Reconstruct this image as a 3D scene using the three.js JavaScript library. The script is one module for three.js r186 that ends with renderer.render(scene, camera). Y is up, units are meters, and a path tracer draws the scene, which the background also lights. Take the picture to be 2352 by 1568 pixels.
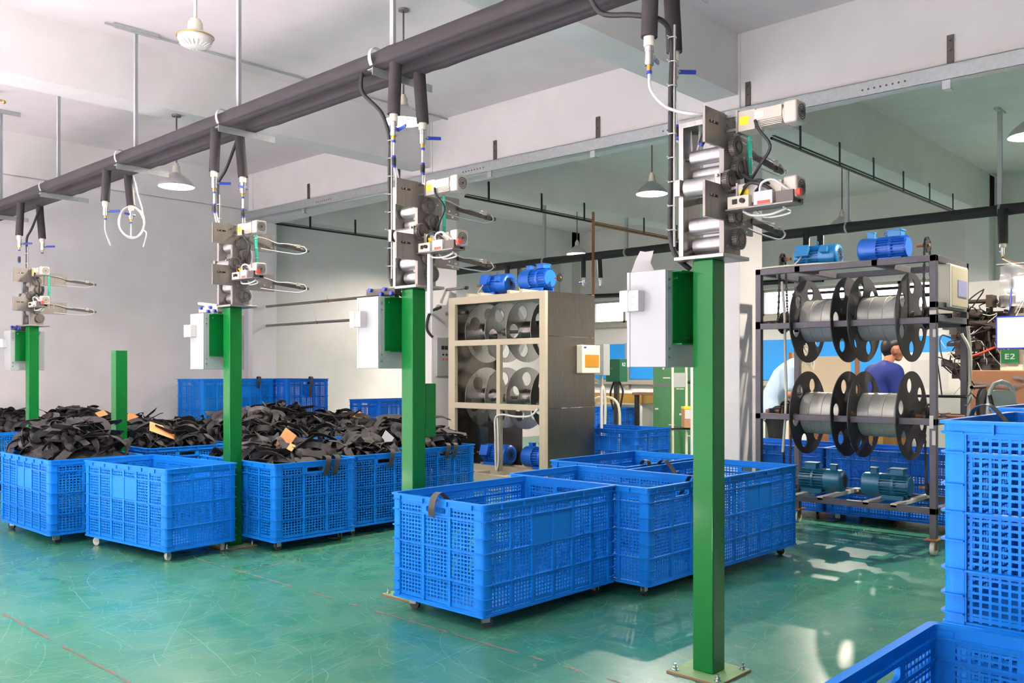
import * as THREE from 'three';
import { mergeGeometries } from 'three/addons/utils/BufferGeometryUtils.js';
import { MarchingCubes } from 'three/addons/objects/MarchingCubes.js';
import { RoundedBoxGeometry } from 'three/addons/geometries/RoundedBoxGeometry.js';

// ---------------------------------------------------------------- camera, sky, exposure
const scene = new THREE.Scene();
const W = 2352, H = 1568;
const camera = new THREE.PerspectiveCamera(2 * Math.atan(784 / 2045) * 180 / Math.PI, W / H, 0.05, 200);
camera.position.set(0, 1.4, 0);
camera.rotation.set(0, -46.85 * Math.PI / 180, 0);
camera.setViewOffset(W, H, 0, -71, W, H);            // a level camera with a shifted lens
camera.updateProjectionMatrix();
const renderer = new THREE.WebGLRenderer({ antialias: true });
renderer.toneMapping = THREE.LinearToneMapping;
renderer.toneMappingExposure = 1.32;
renderer.shadowMap.enabled = true;
{ // an even, overcast sky; below the horizon the hazy distance
  const w = 64, h = 32, d = new Float32Array(w * h * 4);
  for (let y = 0; y < h; y++) for (let x = 0; x < w; x++) {
    const up = Math.sin(((y + 0.5) / h - 0.5) * Math.PI), k = up > 0 ? 1.0 - 0.12 * up : 0.45;
    d.set([1.0 * k, 0.96 * k, 1.02 * k, 1], (y * w + x) * 4);
  }
  const t = new THREE.DataTexture(d, w, h, THREE.RGBAFormat, THREE.FloatType);
  t.mapping = THREE.EquirectangularReflectionMapping; t.magFilter = THREE.LinearFilter; t.needsUpdate = true;
  scene.background = t; scene.backgroundIntensity = 4;
}
{ // a high sun falls through the left windows on an unseen pale concrete strip added under them, which throws light up on ceiling and beams
  const sun = new THREE.DirectionalLight(0xfaf2fa, 160); sun.position.set(-19, 34, -3); sun.target.position.set(0, 0, 0); sun.castShadow = true; sun.name = 'sun';
  Object.assign(sun.shadow.camera, { left: -30, right: 30, top: 30, bottom: -30, near: 1, far: 120 }); sun.shadow.mapSize.set(4096, 4096); scene.add(sun, sun.target);
}
const LAMP = 13;                                     // candela of every pendant lamp

// ---------------------------------------------------------------- helpers
let seed = 7;
const rnd = () => { seed = (seed + 0x6d2b79f5) | 0; let t = Math.imul(seed ^ (seed >>> 15), 1 | seed); t = (t + Math.imul(t ^ (t >>> 7), 61 | t)) ^ t; return ((t ^ (t >>> 14)) >>> 0) / 4294967296; };
const rr = (a, b) => a + (b - a) * rnd();
const V = (x, y, z) => new THREE.Vector3(x, y, z);
const D2R = Math.PI / 180;
const M4 = new THREE.Matrix4();
function put(g, x = 0, y = 0, z = 0, rx = 0, ry = 0, rz = 0) {
  g.applyMatrix4(M4.compose(V(x, y, z), new THREE.Quaternion().setFromEuler(new THREE.Euler(rx, ry, rz)), V(1, 1, 1)));
  return g;
}
const box = (w, h, d, x = 0, y = 0, z = 0, rx = 0, ry = 0, rz = 0) => put(new THREE.BoxGeometry(w, h, d), x, y, z, rx, ry, rz);
const rbox = (w, h, d, r, x = 0, y = 0, z = 0, rx = 0, ry = 0, rz = 0) => put(new RoundedBoxGeometry(w, h, d, 1, r), x, y, z, rx, ry, rz);
// box between two corners
const span = (x0, y0, z0, x1, y1, z1) => box(Math.abs(x1 - x0), Math.abs(y1 - y0), Math.abs(z1 - z0), (x0 + x1) / 2, (y0 + y1) / 2, (z0 + z1) / 2);
// cylinder along an axis
function cyl(r, len, axis, x = 0, y = 0, z = 0, seg = 20, r2 = r) {
  const g = new THREE.CylinderGeometry(r2, r, len, seg);
  return axis === 'x' ? put(g, x, y, z, 0, 0, -Math.PI / 2) : axis === 'z' ? put(g, x, y, z, Math.PI / 2, 0, 0) : put(g, x, y, z);
}
const lathe = (pts, seg = 28) => new THREE.LatheGeometry(pts.map(([r, y]) => new THREE.Vector2(r, y)), seg);
const tube = (pts, r, seg = 0, rad = 6, closed = false) => new THREE.TubeGeometry(new THREE.CatmullRomCurve3(pts.map((p) => (p.isVector3 ? p : V(...p))), closed), seg || pts.length * 5, r, rad, closed);
// straight bar between two points, w wide (sideways) and h high
function bar(a, b, w, h) {
  const A = V(...a), B = V(...b), d = B.clone().sub(A), g = new THREE.BoxGeometry(w, h, d.length());
  const o = new THREE.Object3D(); o.position.copy(A).add(B).multiplyScalar(0.5); o.lookAt(B); o.updateMatrix();
  return g.applyMatrix4(o.matrix);
}
const rod = (a, b, r, seg = 10) => new THREE.TubeGeometry(new THREE.LineCurve3(V(...a), V(...b)), 1, r, seg);
function extrude(shape, depth, bevel = 0, cs = 8) {
  return new THREE.ExtrudeGeometry(shape, { depth, bevelEnabled: bevel > 0, bevelThickness: bevel, bevelSize: bevel, bevelOffset: -bevel, bevelSegments: 1, curveSegments: cs });
}
function rrect(w, h, r, s = new THREE.Shape(), cx = 0, cy = 0) {
  const x = cx - w / 2, y = cy - h / 2;
  s.moveTo(x + r, y); s.lineTo(x + w - r, y); s.quadraticCurveTo(x + w, y, x + w, y + r); s.lineTo(x + w, y + h - r); s.quadraticCurveTo(x + w, y + h, x + w - r, y + h);
  s.lineTo(x + r, y + h); s.quadraticCurveTo(x, y + h, x, y + h - r); s.lineTo(x, y + r); s.quadraticCurveTo(x, y, x + r, y);
  return s;
}
// flat ribbon (webbing) along a curve; hint = direction the flat side faces
function ribbon(pts, width, thick, seg, hint = V(0, 1, 0), closed = false) {
  const c = new THREE.CatmullRomCurve3(pts.map((p) => (p.isVector3 ? p : V(...p))), closed), pos = [], nor = [], idx = [];
  let prevN = null;
  const rows = [];
  for (let i = 0; i <= seg; i++) {
    const u = i / seg, P = c.getPoint(u), T = c.getTangent(u), h = typeof hint === 'function' ? hint(u, P, T) : hint;
    let S = T.clone().cross(prevN ? prevN : h); if (S.lengthSq() < 1e-6) S = T.clone().cross(V(0.3, 0.2, 1));
    if (typeof hint === 'function') S = T.clone().cross(h);
    S.normalize(); const N = S.clone().cross(T).normalize(); if (typeof hint !== 'function') prevN = N;
    rows.push([P, S, N]);
  }
  const corner = [[1, 1], [-1, 1], [-1, -1], [1, -1]];
  for (let k = 0; k < 4; k++) {
    const [a, b] = [corner[k], corner[(k + 1) % 4]], at = pos.length / 3;
    rows.forEach(([P, S, N]) => {
      for (const q of [a, b]) { const v = P.clone().addScaledVector(S, q[0] * width / 2).addScaledVector(N, q[1] * thick / 2); pos.push(v.x, v.y, v.z); const n = k === 0 ? N : k === 2 ? N.clone().negate() : k === 1 ? S.clone().negate() : S; nor.push(n.x, n.y, n.z); }
    });
    for (let i = 0; i < seg; i++) { const o = at + i * 2; idx.push(o, o + 2, o + 1, o + 1, o + 2, o + 3); }
  }
  const g = new THREE.BufferGeometry();
  g.setAttribute('position', new THREE.Float32BufferAttribute(pos, 3)); g.setAttribute('normal', new THREE.Float32BufferAttribute(nor, 3)); g.setIndex(idx);
  return g;
}
function boxUV(g) {               // uv in metres, projected along the dominant normal
  const p = g.attributes.position, n = g.attributes.normal, uv = new Float32Array(p.count * 2);
  for (let i = 0; i < p.count; i++) {
    const ax = Math.abs(n.getX(i)), ay = Math.abs(n.getY(i)), az = Math.abs(n.getZ(i));
    const [a, b] = ay >= ax && ay >= az ? [p.getX(i), p.getZ(i)] : ax >= az ? [p.getZ(i), p.getY(i)] : [p.getX(i), p.getY(i)];
    uv[i * 2] = a; uv[i * 2 + 1] = b;
  }
  g.setAttribute('uv', new THREE.BufferAttribute(uv, 2));
  return g;
}
function merged(list) {
  const all = [].concat(list).map((g) => { const q = g.index ? g.toNonIndexed() : g; if (!q.attributes.normal) q.computeVertexNormals(); for (const k of Object.keys(q.attributes)) if (k !== 'position' && k !== 'normal') q.deleteAttribute(k); q.morphAttributes = {}; return q; });
  return all.length === 1 ? all[0] : mergeGeometries(all);
}
const taken = new Map();
function numbered(name) { const n = taken.get(name) ?? 0; taken.set(name, n + 1); return n ? name + '_' + String(n).padStart(3, '0') : name; }
function geo(list, keepUV) { return keepUV ? list : boxUV(merged(list)); }
function mesh(name, list, mat, keepUV = false) { const m = new THREE.Mesh(geo(list, keepUV), mat); m.name = name; m.castShadow = m.receiveShadow = true; return m; }
function part(name, list, mat, parent, label) { const m = mesh(name, list, mat); parent.add(m); if (label) m.userData.label = label; return m; }
function parts(name, list, mat, parent, label) { return list.map((g) => part(name, [g], mat, parent, label)); }
function tag(o, label, category, group) { o.userData = { label, category }; if (group) o.userData.group = group; return o; }
function thing(name, label, category, [x, y, z] = [0, 0, 0], turn = 0, group) { const o = new THREE.Group(); o.name = numbered(name); o.position.set(x, y, z); o.rotation.y = turn; scene.add(o); return tag(o, label, category, group); }
function solo(name, list, mat, label, category, group) { const m = mesh(numbered(name), list, mat); scene.add(m); return tag(m, label, category, group); }
function struct(name, list, mat) { const m = mesh(numbered(name), list, mat); m.userData.kind = 'structure'; scene.add(m); return m; }
function dup(root, [x, y, z], turn, label, group) { const c = root.clone(); c.name = numbered(root.name.replace(/_\d{3}$/, '')); c.userData = { ...root.userData }; if (label) c.userData.label = label; if (group) c.userData.group = group; c.position.set(x, y, z); c.rotation.y = turn; scene.add(c); return c; }

// ---------------------------------------------------------------- materials
const std = (color, roughness = 0.6, metalness = 0, more = {}) => new THREE.MeshStandardMaterial({ color, roughness, metalness, ...more });
const phys = (color, roughness, metalness, more) => new THREE.MeshPhysicalMaterial({ color, roughness, metalness, ...more });
function canvasTex(w, h, draw, repeat = 1, srgb = true) {
  const c = document.createElement('canvas'); c.width = w; c.height = h; draw(c.getContext('2d'), w, h);
  const t = new THREE.CanvasTexture(c); t.wrapS = t.wrapT = THREE.RepeatWrapping; t.repeat.set(repeat, repeat); if (srgb) t.colorSpace = THREE.SRGBColorSpace; return t;
}
function noiseTex(n, period, octaves, lo, hi, perMetre, stretch = 1) {   // tiling value noise, grey
  const d = new Uint8Array(n * n * 4), acc = new Float32Array(n * n);
  for (let o = 0; o < octaves; o++) {
    const p = period << o, q = Math.max(1, Math.round(p / stretch)), grid = Float32Array.from({ length: p * q }, () => rnd()), amp = 1 / (1 << o);
    for (let y = 0; y < n; y++) for (let x = 0; x < n; x++) {
      const fx = x / n * p, fy = y / n * q, x0 = fx | 0, y0 = fy | 0, u = fx - x0, v = fy - y0, s = u * u * (3 - 2 * u), t = v * v * (3 - 2 * v);
      const g = (i, j) => grid[(j % q) * p + (i % p)];
      acc[y * n + x] += amp * ((g(x0, y0) * (1 - s) + g(x0 + 1, y0) * s) * (1 - t) + (g(x0, y0 + 1) * (1 - s) + g(x0 + 1, y0 + 1) * s) * t);
    }
  }
  const top = 2 - 1 / (1 << (octaves - 1));
  for (let i = 0; i < n * n; i++) { const v = (lo + (hi - lo) * acc[i] / top) * 255; d[i * 4] = d[i * 4 + 1] = d[i * 4 + 2] = v; d[i * 4 + 3] = 255; }
  const t = new THREE.DataTexture(d, n, n); t.wrapS = t.wrapT = THREE.RepeatWrapping; t.magFilter = THREE.LinearFilter; t.repeat.set(perMetre, perMetre); t.needsUpdate = true; return t;
}
const grainFine = noiseTex(256, 16, 4, 0, 1, 1.5), grainGrey = noiseTex(512, 8, 5, 0.86, 1.0, 0.4), spangle = noiseTex(256, 24, 3, 0.8, 1.0, 1.6), brushed = noiseTex(256, 64, 3, 0.75, 1.0, 2, 16);
const M = {
  wall: std(0xdcdad9, 0.85, 0, { map: grainGrey, bumpMap: grainFine, bumpScale: 0.001 }),
  ceiling: std(0xe6dee0, 0.9, 0, { map: grainGrey }),
  wallDimBounce: std(0x8e8c88, 0.9),
  column: std(0xdedcdb, 0.8, 0, { map: grainGrey }),
  blue: phys(0x0874cc, 0.5, 0, { specularIntensity: 0.35 }),
  blueDeep: phys(0x0862c0, 0.55, 0, { specularIntensity: 0.4 }),
  green: phys(0x026426, 0.45, 0, { specularIntensity: 0.25, clearcoat: 0.4, clearcoatRoughness: 0.12, bumpMap: grainFine, bumpScale: 0.0006 }),
  plateGreen: std(0x6f9a68, 0.6, 0, { map: spangle }),
  rustEdge: std(0x8a5a48, 0.8),
  steel: std(0xb4b2ae, 0.34, 1, { map: brushed }),
  steelDull: std(0x96918b, 0.5, 0.85, { map: brushed }),
  steelDark: std(0x5a5652, 0.5, 0.8),
  chrome: std(0xd4d4d4, 0.24, 1), roller: std(0xc6c6c6, 0.4, 0.9, { map: brushed }),
  zinc: std(0xc3c8ca, 0.42, 0.75, { map: spangle }),
  zincPale: std(0xa6abae, 0.5, 0.3),
  gear: std(0x6a6662, 0.5, 0.75),
  motorGrey: std(0xb2ada0, 0.5, 0.25),
  motorFan: std(0xb3afa4, 0.5, 0.2),
  black: std(0x1b1b1d, 0.6),
  foam: std(0x2a272a, 0.82, 0, { bumpMap: grainFine, bumpScale: 0.0015 }),
  foamBlack: std(0x262528, 0.8, 0, { bumpMap: grainFine, bumpScale: 0.0015 }),
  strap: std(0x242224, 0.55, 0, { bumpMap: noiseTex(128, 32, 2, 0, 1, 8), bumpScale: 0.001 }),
  strapPale: std(0x312f32, 0.5, 0),  // slightly paler webbing tone, for variation among the single straps
  paper: std(0xd79a62, 0.8), paperWhite: std(0xcac8c8, 0.8),
  white: std(0xd6d4d0, 0.5), cream: std(0xd9d6c4, 0.55), beige: std(0xbab098, 0.5),
  boxWhite: std(0xa6aaaa, 0.45, 0.1), boxSide: std(0xa0aca6, 0.5, 0.15),
  clear: phys(0xf4f6f6, 0.2, 0, { transmission: 0.55, thickness: 0 }),
  hoseWhite: std(0xd2d2d0, 0.35),
  handle: std(0x1f3a9e, 0.4), cyan: std(0x2fc0a0, 0.45), yellow: std(0xf0d020, 0.5), red: std(0xd04432, 0.45), orangeTie: std(0xe0703a, 0.6), brass: std(0xc09a50, 0.3, 0.9),
  glass: phys(0xffffff, 0.03, 0, { transmission: 1, thickness: 0, ior: 1.5 }),
  frameGrey: std(0xa8a49a, 0.5, 0.3),
  motorBlue: phys(0x1464c8, 0.36, 0.1, { clearcoat: 0.4, clearcoatRoughness: 0.3 }),
  motorTeal: phys(0x1878b4, 0.36, 0.1, { clearcoat: 0.4, clearcoatRoughness: 0.3 }),
  motorPetrol: phys(0x17607e, 0.38, 0.1, { clearcoat: 0.4, clearcoatRoughness: 0.3 }),
  rack: std(0x5c5a60, 0.5, 0.3, { map: spangle }), rackWorn: std(0xcfcac4, 0.7),
  disc: std(0x3c3c40, 0.55, 0.3), drum: std(0xb9bab2, 0.38, 0.35, { map: spangle }),
  stainless: std(0x7d766e, 0.3, 1, { map: brushed }), mirror: std(0xc9c4be, 0.14, 1), amber: phys(0xd99a1c, 0.15, 0, { transmission: 0.35, thickness: 0 }),
  rust: std(0x8a5a38, 0.8), brown: std(0x9a6a48, 0.7), cardboard: std(0xae835e, 0.85), wood: std(0x6a4a34, 0.6), oil: std(0x2d2a2a, 0.45, 0.5),
  panelBlue: std(0x1f96ee, 0.5), boardGreen: std(0x3f7a4c, 0.5, 0, { map: spangle }),
  skin: std(0xb57a5c, 0.6), hair: std(0x17151a, 0.5), navy: std(0x1e2f78, 0.85), paleShirt: std(0xa4b8cc, 0.85), trousers: std(0x141418, 0.85),
  rubber: std(0xd6d2c2, 0.5), rubberDark: std(0x3a3638, 0.6), lilac: std(0x8488b8, 0.35), film: phys(0xd0d0d4, 0.25, 0, { transmission: 0.8, thickness: 0 }), concrete: std(0xd4ced0, 0.9), asphalt: std(0x77756f, 0.95), leaf: std(0x6a7a52, 0.9),
  bulb: std(0xffffff, 0.4, 0, { emissive: 0xfff6ea, emissiveIntensity: 30 }),
  shadeIn: std(0xf2f1ee, 0.4), aluminium: std(0xbdbdbb, 0.35, 0.8),
};
M.film.side = THREE.DoubleSide;
// ---------------------------------------------------------------- the room
const CEIL = 4.62, ZB = -13.05, ZF = 6.6, XL = -1.35, XR = 16.1;
{ // floor: worn green epoxy. colour, scratches and scuffs in the map, broad patches in vertex colours
  const map = canvasTex(2048, 2048, (c, w) => {
    c.fillStyle = '#46876e'; c.fillRect(0, 0, w, w);
    const wrap = (fn, x, y) => { for (const dx of [-w, 0, w]) for (const dy of [-w, 0, w]) fn(x + dx, y + dy); };
    for (let i = 0; i < 900; i++) { const x = rr(0, w), y = rr(0, w), r = rr(12, 90), s = rr(0.25, 1), a = rr(0, 3.14), k = rnd(); c.fillStyle = k < 0.5 ? 'rgba(20,112,92,0.16)' : k < 0.8 ? 'rgba(70,150,118,0.13)' : 'rgba(24,120,128,0.12)'; wrap((X, Y) => { c.beginPath(); c.ellipse(X, Y, r, r * s, a, 0, 6.3); c.fill(); }, x, y); }
    for (let i = 0; i < 1900; i++) {
      const x = rr(0, w), y = rr(0, w), long = rnd() < 0.2, l = long ? rr(150, 620) : rr(14, 120), a = rnd() < 0.6 ? rr(-0.5, 0.5) + (rnd() < 0.5 ? 0 : 1.57) : rr(0, 6.28), b = rr(-0.5, 0.5);
      c.strokeStyle = `rgba(${rr(130, 190) | 0},${rr(190, 220) | 0},${rr(160, 195) | 0},${rr(0.08, 0.4)})`; c.lineWidth = rr(0.7, long ? 2.2 : 3);
      wrap((X, Y) => { c.beginPath(); c.moveTo(X, Y); c.quadraticCurveTo(X + Math.cos(a + b) * l * 0.5, Y + Math.sin(a + b) * l * 0.5, X + Math.cos(a) * l, Y + Math.sin(a) * l); c.stroke(); }, x, y);
    }
    for (let i = 0; i < 70; i++) { const x = rr(0, w), y = rr(0, w), r = rr(4, 22); c.fillStyle = rnd() < 0.4 ? 'rgba(190,170,160,0.3)' : 'rgba(160,205,180,0.2)'; wrap((X, Y) => { c.beginPath(); c.ellipse(X, Y, r, r * 0.35, x, 0, 6.3); c.fill(); }, x, y); }
  }, 1 / 3.7);
  const N = 110, g = new THREE.PlaneGeometry(XR - XL, ZF - ZB, N, N).rotateX(-Math.PI / 2).translate((XL + XR) / 2, 0, (ZF + ZB) / 2), p = g.attributes.position, col = new Float32Array(p.count * 3);
  const blobs = Array.from({ length: 130 }, () => [rr(XL, XR), rr(ZB, ZF), rr(0.4, 1.6), rr(-0.16, 0.16), rr(-0.05, 0.05)]);
  for (let i = 0; i < p.count; i++) { let v = 0, hue = 0; for (const [x, z, r, a, h] of blobs) { const d = ((p.getX(i) - x) ** 2 + (p.getZ(i) - z) ** 2) / (r * r); if (d < 6) { v += a * Math.exp(-d); hue += h * Math.exp(-d); } } col.set([Math.max(0.3, 0.86 + v + hue), Math.max(0.3, 0.86 + v), Math.max(0.3, 0.86 + v - hue)], i * 3); }
  g.setAttribute('color', new THREE.BufferAttribute(col, 3));
  const uv = g.attributes.uv; for (let i = 0; i < p.count; i++) uv.setXY(i, p.getX(i), p.getZ(i));
  const m = new THREE.Mesh(g, phys(0xffffff, 0.27, 0, { map, vertexColors: true, specularIntensity: 1 })); m.name = 'floor'; m.userData.kind = 'structure'; m.receiveShadow = true; scene.add(m);
  const s = box(XR - XL + 0.6, 0.2, ZF - ZB + 0.6, (XL + XR) / 2, -0.102, (ZF + ZB) / 2);
  struct('floor_slab', s, M.concrete);
  // worn painted lines: strips with ragged edges and gaps
  const lineMat = std(0x685a50, 0.65), strips = [];
  const run = (x0, z0, x1, z1, w) => {
    const L = Math.hypot(x1 - x0, z1 - z0), ux = (x1 - x0) / L, uz = (z1 - z0) / L; let s0 = 0;
    while (s0 < L) {
      const l = rr(0.06, 0.4), n = 5, sh = new THREE.Shape(), top = [], bot = [];
      for (let k = 0; k <= n; k++) { const s = s0 + l * k / n, e = k === 0 || k === n ? 0.2 : 1; top.push([s, w / 2 * e * rr(0.1, 1.0)]); bot.push([s, -w / 2 * e * rr(0.1, 1.0)]); }
      [...top, ...bot.reverse()].forEach(([s, q], k) => (k ? sh.lineTo(x0 + ux * s - uz * q, -(z0 + uz * s + ux * q)) : sh.moveTo(x0 + ux * s - uz * q, -(z0 + uz * s + ux * q))));
      strips.push(new THREE.ShapeGeometry(sh).rotateX(-Math.PI / 2).translate(0, 0.0012, 0)); s0 += l + rr(0.0, 0.12) * (rnd() < 0.4 ? 1.6 : 0.15);
    }
  };
  const lines = [[3.265, -6.3, 3.265, 0.6, 0.03], [1.75, -5.7, 1.75, 0.5, 0.03], [3.2, -5.64, 3.85, -5.74, 0.028], [4.1, -5.8, 4.75, -5.77, 0.025], [4.72, -6.4, 4.72, -5.6, 0.025], [6.52, -3.4, 6.52, -3.0, 0.03]];
  lines.forEach((l) => run(...l));
  struct('floor_line', strips, lineMat);
}
// slabs and walls
struct('ceiling', span(XL - 0.3, CEIL, ZB - 0.3, XR + 0.3, CEIL + 0.2, ZF + 0.3), M.ceiling);
{ // end wall with a fine joint under its beam, recessed a little in the second bay
  struct('wall_end', [span(XL - 0.3, 0, ZB - 0.3, 7.7, 4.03, ZB), span(XL - 0.3, 4.045, ZB - 0.3, 7.7, CEIL, ZB + 0.015), span(XL - 0.3, 4.0, ZB - 0.3, 7.7, 4.1, ZB - 0.02), span(7.6, 0, ZB - 0.5, XR + 0.3, CEIL, ZB - 0.25)], M.wall);
  struct('wall_front', span(XL - 0.3, 0, ZF, XR + 0.3, CEIL, ZF + 0.3), M.wallDimBounce);  // unseen wall, darkened so less light bounces onto front faces
}
const panes = [];
function windowWall(name, x0, x1, openings, h0, h1, glassX, mull, zIn = 0) {   // a wall along z with openings [z0, z1]
  const g = [span(x0, 0, ZB - 0.3, x1, h0, ZF + 0.3), span(x0, h1, ZB - 0.3, x1, CEIL, ZF + 0.3)];
  let z = ZB - 0.3;
  for (const [a, b] of openings) { g.push(span(x0, h0, z, x1, h1, a)); z = b; }
  g.push(span(x0, h0, z, x1, h1, ZF + 0.3));
  struct(name, g, M.wall);
  openings.forEach(([a, b]) => windowFrame(a, b, h0, h1, glassX, mull));
}
function windowFrame(a, b, h0, h1, glassX, mull) {
    const t = new THREE.Group(); t.name = 'window_' + (panes.length + 1); panes.push(t); t.userData.kind = 'structure'; t.position.set(glassX, 0, 0); scene.add(t);
    const n = Math.max(1, Math.round((b - a) / mull)), fr = [span(-0.03, h0, a, 0.03, h0 + 0.05, b), span(-0.03, h1 - 0.05, a, 0.03, h1, b)];
    for (let i = 0; i <= n; i++) { const zz = a + (b - a) * i / n; fr.push(span(-0.03, h0, Math.max(a, zz - 0.03), 0.03, h1, Math.min(b, zz + 0.03))); }
    part('window_frame', fr, M.frameGrey, t);
    for (let i = 0; i < n; i++) part('pane', span(-0.003, h0 + 0.05, a + (b - a) * i / n + 0.03, 0.003, h1 - 0.05, a + (b - a) * (i + 1) / n - 0.03), M.glass, t);
}
// left wall: three wide windows
function leftWall() {
  const g = [span(XL - 0.3, 3.8, ZB - 0.3, XL, CEIL, ZF + 0.3), span(XL - 0.3, 1.45, ZB - 0.3, XL, 3.8, -12.5), span(XL - 0.3, 0, ZB - 0.3, XL, 1.45, -4.8), span(XL - 0.3, 1.45, -9.1, XL, 3.8, -8.3), span(XL - 0.3, 1.45, -4.8, XL, 3.8, -3.9), span(XL - 0.3, 0, -4.8, XL, 1.45, ZF + 0.3), span(XL - 0.3, 1.45, -0.3, XL, 3.8, ZF + 0.3)];
  struct('wall_left', g, M.wall);
  windowFrame(-12.5, -9.1, 1.45, 3.8, XL - 0.15, 0.9); windowFrame(-8.3, -4.8, 1.45, 3.8, XL - 0.15, 0.9); windowFrame(-3.9, -0.3, 1.45, 3.8, XL - 0.15, 0.9);
}
leftWall();
windowWall('wall_right', XR, XR + 0.3, [[-12.6, -9.2], [-8.4, -4.9], [-4.0, -0.6], [0.4, 3.8]], 2.5, 3.02, XR + 0.12, 0.85);
// posts, beams
const COLZ = [-13.12, -8.78, -4.4, 0.05, 4.45];
COLZ.forEach((z) => struct('column', rbox(0.45, CEIL, 0.4, 0.012, 7.865, CEIL / 2, z), M.column));
struct('beam_long', [span(7.66, 3.86, ZB, 8.07, CEIL, ZF)], M.column);
COLZ.forEach((z, i) => { if (i) struct('beam_cross', [span(XL, 4.035, z - 0.18, 7.66, CEIL, z + 0.18)], M.column); });
COLZ.forEach((z) => struct('beam_cross', [span(8.07, 3.96, z - 0.18, XR, CEIL, z + 0.18)], M.column));
COLZ.forEach((z) => struct('column', rbox(0.3, CEIL, 0.36, 0.012, XR - 0.15, CEIL / 2, z), M.column));
// outside: paved yard and a low wall seen only as brightness
struct('yard_paving', span(XL - 30, -0.25, -40, XL - 0.3, -0.05, 40), M.asphalt);
struct('bounce_strip', span(XL, -0.05, ZB, 1.05, 0.004, 0.8), M.concrete);  // pale strip out of view, added to bounce sunlight up to the ceiling

// galvanised channel along the long beam, with its strap hangers and lugs
{
  const t = thing('steel_channel', 'long galvanised steel channel running along the long concrete beam', 'channel');
  const a = [7.6, 3.925, -13.05], b = [7.6, 3.73, 3.2], lerp = (z) => a[1] + (b[1] - a[1]) * (z - a[2]) / (b[2] - a[2]);
  const up = (g) => g; void up;
  part('web', [bar([7.553, a[1], a[2]], [7.553, b[1], b[2]], 0.004, 0.125)], M.zinc, t);
  part('flange', [bar([7.6, a[1] - 0.06, a[2]], [7.6, b[1] - 0.06, b[2]], 0.098, 0.004)], M.zinc, t);
  part('flange', [bar([7.6, a[1] + 0.06, a[2]], [7.6, b[1] + 0.06, b[2]], 0.098, 0.004)], M.zinc, t);
  for (const z of [-11.35, -9.25, -7.45, -5.9, -4.12, -2.33, -0.6]) {
    const y = lerp(z);
    part('strap', [box(0.012, 0.3, 0.05, 7.648, y + 0.17, z), cyl(0.009, 0.012, 'x', 7.638, y + 0.28, z, 8), cyl(0.009, 0.012, 'x', 7.638, y + 0.2, z, 8)], M.steelDark, t);
    part('lug', [box(0.07, 0.07, 0.006, 7.59, y - 0.095, z - 0.03), box(0.07, 0.006, 0.06, 7.59, y - 0.13, z), box(0.006, 0.07, 0.06, 7.557, y - 0.095, z)], M.zinc, t);
  }
  for (const z of [-11.0, -7.9, -5.0, -3.0]) parts('slot', Array.from({ length: 8 }, (_, i) => cyl(0.009, 0.006, 'x', 7.5515, lerp(z) - 0.01, z + i * 0.05, 8)), M.steelDark, t);
}
// conduits under the cross beams of the second bay, hung from straps
function conduit(z, x0, x1, h, mat, rad, straps, label) {
  const t = thing('cable_conduit', label, 'conduit');
  part('tray', [rod([x0, h, z], [x1, h, z], rad), bar([x0, h + rad + 0.01, z + 0.02], [x1, h + rad + 0.01, z + 0.02], 0.03, 0.006)], mat, t);
  for (const x of straps) part('strap', [box(0.035, 0.26, 0.008, x, h + 0.14, z)], M.black, t);
}
conduit(-4.212, 8.3, 14.6, 3.75, M.steelDark, 0.014, [8.95, 9.95, 10.95, 11.95, 12.95, 13.95], 'grey cable conduit under the cross beam above the dark spool rack');
conduit(-8.592, 8.25, 10.97, 3.75, M.black, 0.016, [8.7, 9.8, 10.8], 'black cable conduit under the middle cross beam of the far bay');
conduit(-8.592, 11.03, 13.6, 3.72, M.rust, 0.02, [12.4, 13.4], 'rusty pipe continuing the black conduit under the middle cross beam');
conduit(-12.932, 8.05, 10.9, 3.86, M.black, 0.016, [8.75, 9.7, 10.6], 'black cable conduit under the beam along the far end wall');
solo('rusty_pipe', [rod([11.0, 0.0, -8.575], [11.0, 3.9, -8.575], 0.022)], M.rust, 'rusty vertical pipe rising in front of the far wall to the beam', 'pipe');
{ // two pipes on the column by the end wall
  for (const [y, z1, l] of [[2.48, -8.2, 'upper thin steel pipe running from the corner column over the crates'], [2.165, -8.2, 'lower thin steel pipe running from the corner column over the crates']]) {
    const t = thing('wall_pipe', l, 'pipe');
    part('tube', [rod([7.9, y, -12.93], [7.9, y, z1], 0.02)], M.steelDull, t);
    part('end_cap', [cyl(0.024, 0.03, 'z', 7.9, y, z1, 12)], M.black, t);
    part('cable_tie', [put(new THREE.TorusGeometry(0.024, 0.003, 5, 12), 7.9, y, y > 2.3 ? -11.2 : -11.5), box(0.003, 0.08, 0.004, 7.88, y + 0.03, y > 2.3 ? -11.2 : -11.5)], M.orangeTie, t, 'orange cable tie');
  }
}
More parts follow.
